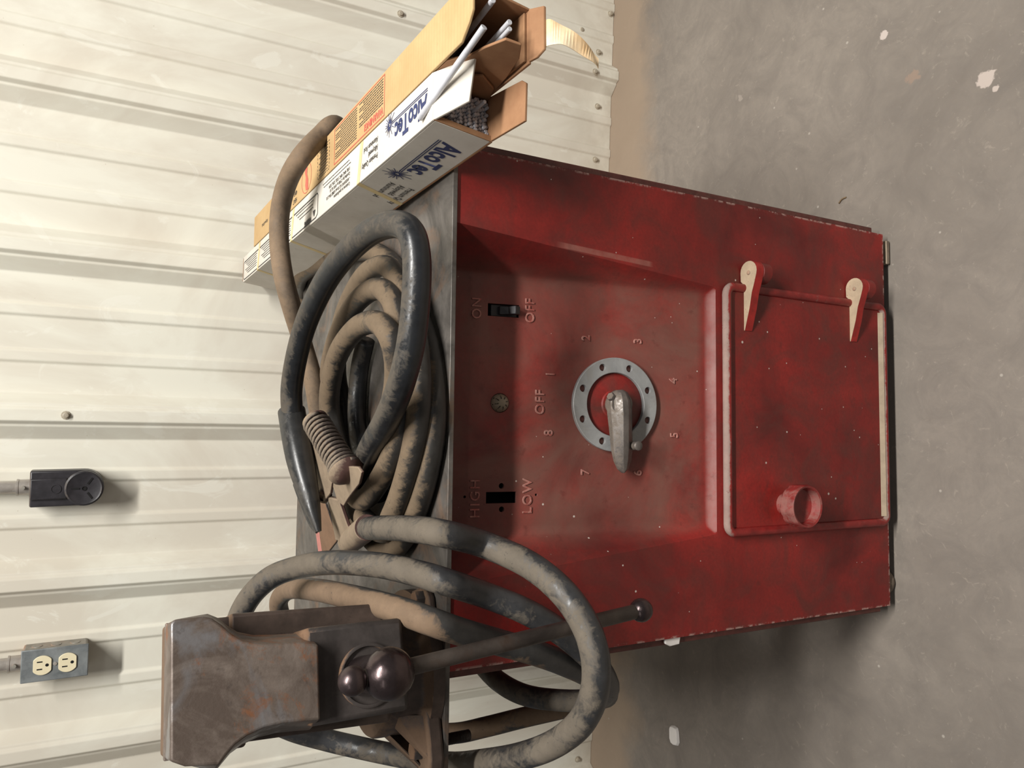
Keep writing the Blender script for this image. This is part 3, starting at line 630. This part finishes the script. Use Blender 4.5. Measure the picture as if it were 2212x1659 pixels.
coil = cable('coiled_cable', CO, M['rubber_dusty'], None, .0140, 8); tag(coil, 'dusty welding cable coiled in several turns on the steel plate', 'cable')
C6 = pts3([(790, 735, 'z', .829), (778, 790, 'z', .829), (772, 850, 'z', .829), (772, 920, 'z', .829), (785, 990, 'z', .829), (820, 1070, 'z', .829)])
o = cable('short_cable', C6, M['rubber'], None, .0135); tag(o, 'short length of black cable lying inside the dusty coil', 'cable')
# tan cable thrown over the rod cartons
C7 = [Vector(p) for p in ((.42, 1.47, .0165), (.376, 1.41, .024), (.352, 1.34, .10), (.350, 1.28, .35), (.358, 1.24, .58), (.386, 1.215, .74), (.408, 1.20, .83))]+pts3([(725, 270, 'z', .880), (690, 296, 'z', .906), (650, 340, 'z', .934), (622, 390, 'z', .944), (606, 450, 'z', .947), (603, 520, 'z', .946), (612, 595, 'z', .942), (632, 670, 'z', .925), (655, 745, 'z', .90), (676, 820, 'z', .885), (688, 890, 'z', .872), (706, 960, 'z', .858), (740, 1040, 'z', .845)])
o = cable('tan_cable', C7, M['rubber_tan'], None, .0140); tag(o, 'tan dust-coated cable arched over the cardboard rod cartons', 'cable')

# ------------------------------------------------------------------ rod cartons
N0 = Vector((.2854, .7250, .8828)); F1 = PY(525, 610, 1.608); bd = (F1-N0).normalized(); bl = (F1-N0).length
bu = Vector((0, 0, 1)); bu = (bu-bd*bd.z).normalized(); br = bd.cross(bu)
# carton frame: x = to the right, y = towards the wall, z = up; origin = near top left corner of the white carton
BM = basis(N0, br, bd, bu)
SH = Matrix(((1, 0, .13, 0), (0, 1, 0, 0), (0, 0, 1, 0), (0, 0, 0, 1)))     # the old cartons lean over a little
BS = BM @ SH
H1, W1 = .0704, .0508
def carton(name, label, w0, w1, s0, s1, top, mats, torn=False):
    e = empty(name, BM @ Vector(((w0+w1)/2, (s0+s1)/2, -H1)), 0, label, 'carton'); e.rotation_euler = BM.to_euler()
    bpy.context.view_layer.update(); K = e.matrix_world.inverted() @ BS
    def part(nm, b, m, **k): xform(b, K); return obj(nm, b, m, e, **k)
    T = .0028
    def pan(nm, x0, x1, z0, z1, m, a=s0, b=s1): q = bmesh.new(); box(q, x0, x1, a, b, z0, z1); return part(nm, q, m, bevel=.0006)
    if torn:                                       # near end of the brown carton is ragged: cut back top and torn left wall
        q = bmesh.new(); prism(q, [(w0, s0+.014, top), (w0+.013, s0-.002, top), (w0+.022, s0-.009, top), (w1, s0-.009, top), (w1, s1, top), (w0, s1, top)], (0, 0, -T)); t = part('top_panel', q, mats[0], bevel=.0006)
        q = bmesh.new(); prism(q, [(w0, y, z) for y, z in ((-.026, -.003), (-.050, -.017), (-.070, -.021), (-.096, -.030), (-.098, -.046), (-.078, -.056), (-.040, -.064), (-.010, -H1+.003), (s1, -H1+.003), (s1, -.003))], (T, 0, 0)); l = part('side_panel', q, mats[1], bevel=.0006)
    else:
        t = pan('top_panel', w0, w1, top-T, top, mats[0]); l = pan('side_panel', w0, w0+T, top-H1+T, top-T, mats[1])
    r = pan('side_panel', w1-T, w1, top-H1+T, top-T, mats[2])
    pan('bottom_panel', w0, w1, top-H1, top-H1+T, mats[3]); pan('end_panel', w0+T, w1-T, top-H1+T, top-T, M['kraft_in'], s1-T, s1)
    return e, K, part, t, l
ca, KA, partA, topA, sideA = carton('rod_carton', 'white printed carton of aluminum welding rods lying at the front beside the coil', 0, W1, 0, bl, 0, (M['white_card'], M['white_card'], M['kraft_in'], M['kraft_in']))
cb, KB, partB, topB, sideB = carton('rod_carton', 'brown cardboard rod carton with a red WARNING print, behind the white carton', W1+.0012, .1090, -.078, .797, .0005, (M['kraft'], M['kraft_in'], M['kraft_in'], M['kraft_in']), True)
def card(part, nm, pts, up_vec, m, th=.0028, **k): q = bmesh.new(); prism(q, [Vector(p) for p in pts], Vector(up_vec)*th); return part(nm, q, m, bevel=.0006, **k)
# open flaps
q = bmesh.new(); box(q, .0002, .0060, -.0014, .004, -H1+.001, -.0012); partA('cut_edge', q, M['corr'])
card(partA, 'flap', [(.0, 0, -.0004), (W1, 0, -.0004), (.0545, -.050, -.0225), (.0135, -.037, -.0225)], (0, .4, -.9), M['white_card'], .0026)
card(partA, 'flap', [(.001, 0, -H1), (.050, 0, -H1), (.0475, -.054, -H1-.006), (.0430, -.060, -H1-.007), (.004, -.058, -H1-.007)], (0, 0, 1), M['kraft_in'])
card(partA, 'flap', [(.0030, .0, -.004), (.0030, .0, -H1+.003), (.0042, .070, -H1+.003), (.0042, .068, -.006)], (1, 0, 0), M['corr'], .0024)
card(partA, 'flap', [(.0472, 0, -.010), (.0472, 0, -H1+.003), (.0470, -.020, -H1+.010), (.0470, -.034, -.040), (.0470, -.014, -.014)], (1, 0, 0), M['kraft_in'])
card(partA, 'end_flap', [(.002, bl, .001), (W1-.002, bl, .001), (W1-.002, bl+.006, -.004), (.002, bl+.006, -.004)], (0, 0, -1), M['corr'])
card(partA, 'end_flap', [(.001, bl+.0002, -.002), (.001, bl+.0002, -.060), (W1-.004, bl+.004, -.060), (W1-.004, bl+.004, -.002)], (0, 1, 0), M['corr'])
card(partB, 'flap', [(.054, -.078, -H1+.0005), (.108, -.078, -H1+.0005), (.108, -.092, -H1-.008), (.064, -.092, -H1-.008), (.056, -.086, -H1-.003)], (0, 0, 1), M['kraft_in'])
card(partB, 'flap', [(.0548, -.074, -H1+.0036), (.1050, -.074, -H1+.0036), (.1050, -.030, -H1+.0042), (.0548, -.030, -H1+.0042)], (0, 0, 1), M['corr'])
# peeled tape hanging off the brown carton's lower flap
bm = bmesh.new(); sp = catmull([(.081, -.090, -H1-.008), (.0805, -.099, -H1-.013), (.078, -.104, -H1-.030), (.072, -.105, -H1-.050), (.067, -.103, -H1-.064)], 6); ra = []; rb = []
for i, p in enumerate(sp):
    t = i/(len(sp)-1); w = .028*(1-.66*t); off = .0012*math.sin(i*.55)
    ra.append(bm.verts.new(p+Vector((-w/2, off, .0010*math.sin(i*.8))))); rb.append(bm.verts.new(p+Vector((w/2, -off, .0012*math.sin(i*.6)))))
for i in range(len(sp)-1): bm.faces.new((ra[i], rb[i], rb[i+1], ra[i+1]))
tp = partB('tape_strip', bm, M['tapestrip'], label='peeled yellowed packing tape'); sm = tp.modifiers.new('t', 'SOLIDIFY'); sm.thickness = .0006
# yellowed tape bands round the white carton
for s in (.200, .512, .742):
    q = bmesh.new(); sk = .010
    prism(q, [(.0001, s+.014, .0001), (.0001, s+.023, .0001), (W1-.001, s+.011, .0001), (W1-.001, s+.002, .0001)], (0, 0, .0005))
    prism(q, [(-.0001, s+.014, 0.0005), (-.0001, s+.023, 0.0005), (-.0001, s+.046, -H1+.002), (-.0001, s+.037, -H1+.002)], (-.0005, 0, 0))
    partA('tape_band', q, M['tape'])
# printing: lies on the card, reads from the near end towards the wall, upside down to the viewer
def TM(s, w, z=.00035): return basis((w, s, z), (0, 1, 0), (-1, 0, 0), (0, 0, 1))          # on a top panel
def SM(s, t, x=-.00035): return basis((x, s, t), (0, 1, 0), (0, 0, -1), (-1, 0, 0))         # on the left side panel
def rect(q, Mx, x0, x1, y0, y1): 
    vs = [q.verts.new(Mx @ Vector(p)) for p in ((x0, y0, 0), (x1, y0, 0), (x1, y1, 0), (x0, y1, 0))]; q.faces.new(vs)
def logo(Mx, k=1.0):
    parts = [textbm('AlcoTec', .0330*k, 0, Mx @ Matrix.Translation((.004*k, .0065*k, 0)), 'LEFT', .82, .0011*k)]
    q = bmesh.new(); rect(q, Mx, .002*k, .104*k, .0022*k, .0034*k); rect(q, Mx, .002*k, .104*k, -.0002*k, .0010*k)
    c = Mx @ Matrix.Translation((.112*k, .0015*k, 0))
    for i in range(22):
        t = 2*math.pi*i/22+.07; r = (.0165 if i % 2 else .011)*k*random.uniform(.8, 1.15)
        vs = [q.verts.new(c @ Vector((math.cos(t+d)*rr, math.sin(t+d)*rr, 0))) for d, rr in ((-.30, .0022*k), (.30, .0022*k), (.03, r), (-.03, r))]; q.faces.new(vs)
    rect(q, Mx, .112*k, .126*k, .0012*k, .0020*k)
    return join(parts+[q])
partA('logo_print', logo(TM(.010, .0390), .94), M['ink_blue'])
partA('logo_print', logo(SM(.032, -.0235), 1.08), M['ink_blue'])
def lines(rows, Mf, size, lead, sx=.85, align='LEFT', off=.0001):
    return join([textbm(r, size, 0, Mf @ Matrix.Translation((0, -i*lead, 0)), align, sx, off) for i, r in enumerate(rows)])
partA('product_print', lines(['Premium Quality', 'Alloyweld', 'Aluminum Rod'], TM(.152, .0185), .0098, .0098, .80), M['ink_black'])
partA('product_print', lines(['Premium Quality', 'Alloyweld', 'Aluminum Rod'], SM(.182, -.0550+.0005), .0125, -.0, .80) if False else lines(['Premium Quality', 'Alloyweld', 'Aluminum Rod'], SM(.182, -.0530), .0125, .0125, .80), M['ink_black'])
partA('specification_print', lines(['Conforms to specifications', '- ANSI/AWS A5.10 and ASME SFA-5.10', 'Certified by CWB to AWS A5.10', '1100, 4043, 4047, 5183, 5356, 5554'], TM(.250, .0125), .0066, .0068, .92), M['ink_black'])
def scribble(q, Mx, x0, x1, y, h, seed):
    rnd = random.Random(seed); x = x0
    while x < x1:
        w = rnd.uniform(.0025, .0085); rect(q, Mx, x, min(x1, x+w), y-h/2, y+h/2); x += w+.0010
q = bmesh.new()
for i in range(2): scribble(q, TM(0, .0385), .248+.006*i, .362+.004*i, -.0048*i+.0010, .0011, i)
partA('fine_print', q, M['ink_black'])
q = bmesh.new(); T0 = TM(0, 0)                                # bordered warning label at the far end
rect(q, T0, .392, .876, -.0395, -.0375); rect(q, T0, .398, .876, -.0045, -.0025); rect(q, T0, .388, .390, -.0350, -.0075); rect(q, T0, .880, .8815, -.0350, -.0075)
for a, b in (((.392, -.0385), (.389, -.0350)), ((.389, -.0075), (.398, -.0035)), ((.876, -.0385), (.8808, -.0350)), ((.8808, -.0075), (.876, -.0035))):
    d = Vector((b[0]-a[0], b[1]-a[1])).normalized()*.0009; n2 = (-d.y, d.x)
    q.faces.new([q.verts.new(T0 @ Vector(p+(0,))) for p in ((a[0]+n2[0], a[1]+n2[1]), (b[0]+n2[0], b[1]+n2[1]), (b[0]-n2[0], b[1]-n2[1]), (a[0]-n2[0], a[1]-n2[1]))])
for c0, c1, n0 in ((.412, .505, 3), (.535, .585, 7), (.640, .735, 6), (.770, .866, 6)):
    for i in range(n0): scribble(q, T0, c0+.003*(i % 2), c1-.010*(i % 3), -.034+i*(.026/max(6, n0)) if n0 > 3 else -.034+i*.0055, .0014, i+int(c0*1000))
partA('label_print', q, M['ink_black'])
partA('label_heading', textbm('WARNING', .0105, 0, TM(.420, .0110), 'LEFT', .72, .0005), M['ink_black'])
q = bmesh.new(); vs = [q.verts.new(T0 @ Vector(p+(.0004,))) for p in ((.400, -.0165), (.412, -.0165), (.406, -.0065))]; q.faces.new(vs); partA('warning_triangle', q, M['ink_black'])
# brown carton: red framed warning, dashed box, roundel
TB = TM(0, 0, .0009); q = bmesh.new(); x0, x1, y0, y1 = .131, .316, -.1060, -.0550; e = .0012
rect(q, TB, x0, x1, y0, y0+e); rect(q, TB, x0, x1, y1-e*1.3, y1); rect(q, TB, x0, x0+e, y0+e, y1-e*1.3); rect(q, TB, x1-e, x1, y0+e, y1-e*1.3)
partB('warning_frame', q, M['ink_red'])
partB('warning_heading', textbm('WARNING!', .0125, 0, TM(.136, .0680, .0009), 'LEFT', .98, .0005), M['ink_red'])
q = bmesh.new()
for i in range(10): scribble(q, TB, .136, .218-.014*(i % 3 == 2), -.0722-.0033*i, .0011, 40+i)
for i in range(13): scribble(q, TB, .226, .311-.02*(i % 4 == 3), -.0622-.0033*i, .0011, 70+i)
partB('warning_text', q, M['ink_black']); q = bmesh.new()
for i in range(9): scribble(q, TB, .345, .386-.010*(i % 2), -.0615-.0043*i, .0011, 100+i)
for i in range(8): rect(q, TB, .338+.0068*i, .342+.0068*i, -.0580, -.0570); rect(q, TB, .338+.0068*i, .342+.0068*i, -.1000, -.0990)
for i in range(7): rect(q, TB, .3375, .3385, -.0625-.0056*i, -.0590-.0056*i); rect(q, TB, .3915, .3925, -.0625-.0056*i, -.0590-.0056*i)
partB('dashed_notice', q, M['ink_black'])
q = bmesh.new(); c = TB @ Vector((.4486, -.0785, 0))
def ellring(q, M0, cx, cy, rx, ry, w, n=36):
    o = [q.verts.new(M0 @ Vector((cx+rx*math.cos(2*math.pi*i/n), cy+ry*math.sin(2*math.pi*i/n), 0))) for i in range(n)]
    i_ = [q.verts.new(M0 @ Vector((cx+(rx-w)*math.cos(2*math.pi*i/n), cy+(ry-w)*math.sin(2*math.pi*i/n), 0))) for i in range(n)]
    for i in range(n): q.faces.new((o[i], o[(i+1) % n], i_[(i+1) % n], i_[i]))
ellring(q, TB, .4486, -.0785, .026, .0235, .0011)
q.faces.new([q.verts.new(TB @ Vector((.4486+a, -.0785+b, 0))) for a, b in ((-.010, .020), (.002, .019), (.006, .010), (.004, -.002), (.010, -.012), (.004, -.020), (-.004, -.016), (-.002, -.006), (-.009, .004))])
partB('roundel_print', q, M['ink_red'])
partB('product_print', textbm('Alloyweld Rods', .0085, 0, TM(.690, .0790, .0009), 'LEFT', .8, .0001), M['ink_black'])
partB('stencil_print', lines(['HEAT', '4043'], TM(.500, .064, .0009), .011, .012, .8), M['ink_black'])

# ------------------------------------------------------------------ welding rods
bm = bmesh.new(); lathe(bm, [(.0017, 0), (.00199, .0005), (.00199, .80), (.0017, .8005)], (0, 0, 0), (0, 1, 0), 10)
me_rod = bpy.data.meshes.new('welding_rod'); bmesh.ops.recalc_face_normals(bm, faces=bm.faces[:]); bm.to_mesh(me_rod); bm.free(); me_rod.materials.append(M['alu'])
for p in me_rod.polygons: p.use_smooth = True
me_rod.set_sharp_from_angle(angle=math.radians(40))
RB = BM.to_euler(); k = 0; pit = .0041
row = 0; z = -H1+.0028+.0022
while z < -.0085:
    x = .0092+(pit/2 if row % 2 else 0)
    while x < W1-.0052:
        zt = -.0075-.030*max(0, (.019-x)/.019)             # the bundle slumps away from the left wall
        if z < zt:
            o = share('welding_rod', me_rod); o.location = BS @ Vector((x, .001+random.uniform(0, .007), z)); o.rotation_euler = RB
            tag(o, 'thin aluminum welding rod packed in the white carton', 'rod', 'rods packed in the white carton')
        x += pit
    z += pit*.866; row += 1
for i, (x, z, s) in enumerate(((.060, -.058, .02), (.0645, -.0585, .03), (.069, -.0580, .014), (.0735, -.0585, .025), (.078, -.058, .03), (.0825, -.0582, .02), (.0625, -.0538, .018), (.067, -.0542, .028), (.0715, -.0540, .01), (.076, -.054, .03), (.0665, -.0500, .015), (.071, -.0498, .026), (.087, -.0582, .03))):
    o = share('welding_rod', me_rod); o.location = BS @ Vector((x+.0, s-.045, z-.0068)); o.rotation_euler = RB
    tag(o, 'aluminum welding rod lying deep inside the brown carton', 'rod', 'rods inside the brown carton')
def loose(p, q, label, r=.0026):
    bm = bmesh.new(); cyl(bm, (0, 0, 0), q-p, r, 14); o = obj('welding_rod', bm, M['alu'], None, 'auto', bevel=.0004); o.location = p; tag(o, label, 'rod', 'loose rods at the carton mouths')
pa = PZ(906, 256, .8880); pb = PZ(1046, 58, .866)
loose(pa, pb, 'bright loose rod lying across the top of the white carton', .0034)
loose(BS @ Vector((.0760, -.090, -.038)), BS @ Vector((.066, .30, -.058)), 'rod poking furthest out of the brown carton', .0028)
loose(BS @ Vector((.0930, -.086, -.022)), BS @ Vector((.090, .30, -.056)), 'rod sticking out high against the right of the brown carton', .0030)
loose(BS @ Vector((.0665, -.094, -.036)), BS @ Vector((.060, .28, -.055)), 'short bright rod end beside the left flap of the brown carton', .0024)
loose(BS @ Vector((.030, -.020, -.050)), BS @ Vector((.018, .60, -.056)), 'single rod slid forward out of the white carton bundle', .0020)

# ------------------------------------------------------------------ wall outlets
WV = WALLY
def conduit(x, z0, y, label):
    e = empty('conduit', (x, y, z0), 0, label, 'conduit', 'conduits on the wall')
    bm = bmesh.new(); cyl(bm, (0, 0, .010), (0, 0, 1.1), .0112, 24); obj('pipe', bm, M['conduit'], e, 'auto')
    bm = bmesh.new(); lathe(bm, [(.0142, 0), (.0142, .017), (.0150, .0175), (.0150, .0205), (.0122, .021)], (0, 0, 0), (0, 0, 1), 24); c = obj('connector', bm, M['conduit'], e, 'auto')
    bm = bmesh.new(); lathe(bm, [(.0030, 0), (.0034, .004), (.0034, .007), (0, .0072)], (.001, -.0125, .010), (0, -1, 0), 12); obj('set_screw', bm, M['galv_dust'], c, 'auto')
    return e
# duplex outlet in a galvanized box, tilted a touch
dx, dz = -.4955, 1.2130
du = empty('duplex_outlet', (dx, WV-.0005, dz), 0, 'galvanized box with two ivory sockets on the siding', 'outlet'); du.rotation_euler = (0, math.radians(-.5), 0)
bm = bmesh.new(); box(bm, -.027, .027, -.046, 0, -.051, .051); obj('back_box', bm, M['galv_dust'], du, bevel=.004)
bm = bmesh.new(); box(bm, -.029, .029, -.0495, -.046, -.0525, .0525); pt = obj('cover_plate', bm, M['galv'], du, bevel=.0015)
for zc in (.0195, -.0195):
    bm = bmesh.new(); pts = []
    for i in range(40):
        t = 2*math.pi*i/40; pts.append((.0172*math.cos(t), -.0496, zc+max(-.0142, min(.0142, .0172*math.sin(t)))))
    prism(bm, pts, (0, -.0022, 0)); rc = obj('receptacle', bm, M['ivory'], du, bevel=.0006)
    bm = bmesh.new()
    for sx in (-.0065, .0065): box(bm, sx-.0011, sx+.0011, -.0520, -.0505, zc+.000, zc+.0085)
    lathe(bm, [(.0028, 0), (.0028, .0013)], (0, -.0507, zc-.0072), (0, -1, 0), 14); obj('slot', bm, M['cavity'], rc)
bm = bmesh.new(); lathe(bm, [(.0034, 0), (.0030, .0016), (0, .002)], (0, -.0494, 0), (0, -1, 0), 14); obj('screw', bm, M['conduit'], du, 'auto')
for zc in (.030, 0, -.030):
    bm = bmesh.new(); lathe(bm, [(.0085, 0), (.0080, .0009), (0, .0009)], (.0271, -.024, zc), (1, 0, 0), 18); obj('knockout', bm, M['galv_dust'], du, 'auto')
conduit(dx+.0005, dz+.0527, WV-.026, 'steel conduit running up from the galvanized two-socket box')
# black range receptacle
rx, rz0 = -.1826, 1.2068
ro = empty('range_outlet', (rx, WV-.0045, rz0), 0, 'black surface-mounted heavy-duty outlet with three slots, rounded at the bottom', 'outlet'); ro.rotation_euler = (0, math.radians(-1), 0)
def stadium(w, zt, zb, n=18): return [(-w, zt), (w, zt)]+[(w*math.cos(math.radians(-t)), zb+w*math.sin(math.radians(-t))) for t in [180*i/n for i in range(n+1)]]
bm = bmesh.new(); prism(bm, [(x, 0, z) for x, z in stadium(.0325, .059, -.0265)], (0, -.036, 0)); obj('body', bm, M['black_outlet'], ro, bevel=.003)
bm = bmesh.new(); lathe(bm, [(.0315, .030), (.0315, .0475), (.0285, .0495), (.0255, .0480), (0, .0480)], (0, 0, -.0265), (0, -1, 0), 40); fc = obj('face', bm, M['black_outlet'], ro, 'auto')
bm = bmesh.new(); prism(bm, [(-.019, -.036, .0585), (.019, -.036, .0585), (.019, -.036, 0), (-.019, -.036, 0)], (0, -.006, 0)); obj('raised_spine', bm, M['black_outlet'], ro, bevel=.0025)
bm = bmesh.new(); lathe(bm, [(.0085, 0), (.0085, .0012), (.0070, .0012), (.0070, 0.0004), (0, .0004)], (0, -.0418, .018), (0, -1, 0), 24); obj('embossed_ring', bm, M['black_outlet'], ro, 'auto')
bm = bmesh.new()
for t, r in ((90, .014), (-35, .016), (215, .016)):
    tt = math.radians(t); c = Vector((r*math.cos(tt), 0, -.0265+r*math.sin(tt)))
    Mx = Matrix.Translation((c.x, -.0478, c.z)) @ Matrix.Rotation(-math.radians(t), 4, 'Y'); box(bm, -.0065, .0065, -.0012, .0012, -.0016, .0016, Mx)
lathe(bm, [(.0042, 0), (.0042, .0011), (.0030, .0012), (.0030, .0002), (0, .0002)], (0, -.0480, -.0265), (0, -1, 0), 16)
obj('slot', bm, M['cavity'], fc)
conduit(rx+.001, rz0+.0592, WV-.0205, 'steel conduit running up from the black rounded outlet')

# ------------------------------------------------------------------ small debris
def chip(name, loc, sz, rz, m, label, cat, seed):
    rnd = random.Random(seed); bm = bmesh.new(); n = 10; lo = []; hi = []
    for i in range(n):
        t = 2*math.pi*i/n; sx = sz[0]/2*(abs(math.cos(t))**.5*math.copysign(1, math.cos(t)))*rnd.uniform(.86, 1.04); sy = sz[1]/2*(abs(math.sin(t))**.5*math.copysign(1, math.sin(t)))*rnd.uniform(.86, 1.04)
        lo.append(bm.verts.new((sx, sy, .0003))); hi.append(bm.verts.new((sx*.85, sy*.85, sz[2]*rnd.uniform(.8, 1))))
    bm.faces.new(lo[::-1]); bm.faces.new(hi)
    for i in range(n): bm.faces.new((lo[i], lo[(i+1) % n], hi[(i+1) % n], hi[i]))
    o = obj(name, bm, m, None, bevel=.001); o.location = loc; o.rotation_euler = (0, 0, rz); return tag(o, label, cat)
p = PZ(1456, 1588, .004); chip('plaster_chip', (p.x, p.y, 0), (.046, .030, .009), .1, M['chip'], 'white chip lying alone on the concrete left of the welder', 'chip', 1)
p = PZ(1820, 430, .002); bm = bmesh.new(); tube(bm, catmull([(-.006, .008, .0014), (-.001, .003, .002), (.001, -.001, .0016), (.002, -.007, .0014)], 4), .0013, 8); o = obj('twig', bm, M['brown'], None, True); o.location = (p.x, p.y, 0); tag(o, 'tiny brown twig on the concrete right of the welder', 'twig')
pc = MW.inverted() @ PY(1497, 1368, .80)
bm = bmesh.new(); prism(bm, [(-.3055, .008, .462), (-.3155, .006, .466), (-.3165, .006, .482), (-.3125, .006, .490), (-.3055, .007, .490)], (0, -.004, 0)); obj('white_tag', bm, M['chip'], welder, bevel=.001, label='scrap of white tape on the left flange')
p = PY(442, 1243, WALLY-.002); bm = bmesh.new(); prism(bm, [(-.004, 0, .003), (.003, 0, .004), (.0045, 0, -.003), (-.001, 0, -.004)], (0, -.0025, 0)); o = obj('bug_husk', bm, M['brown'], None, bevel=.0006); o.location = (p.x, WALLY-.0005, p.z); tag(o, 'tiny brown husk stuck to the siding beside the upper cable loop', 'husk')
bpy.context.view_layer.update()
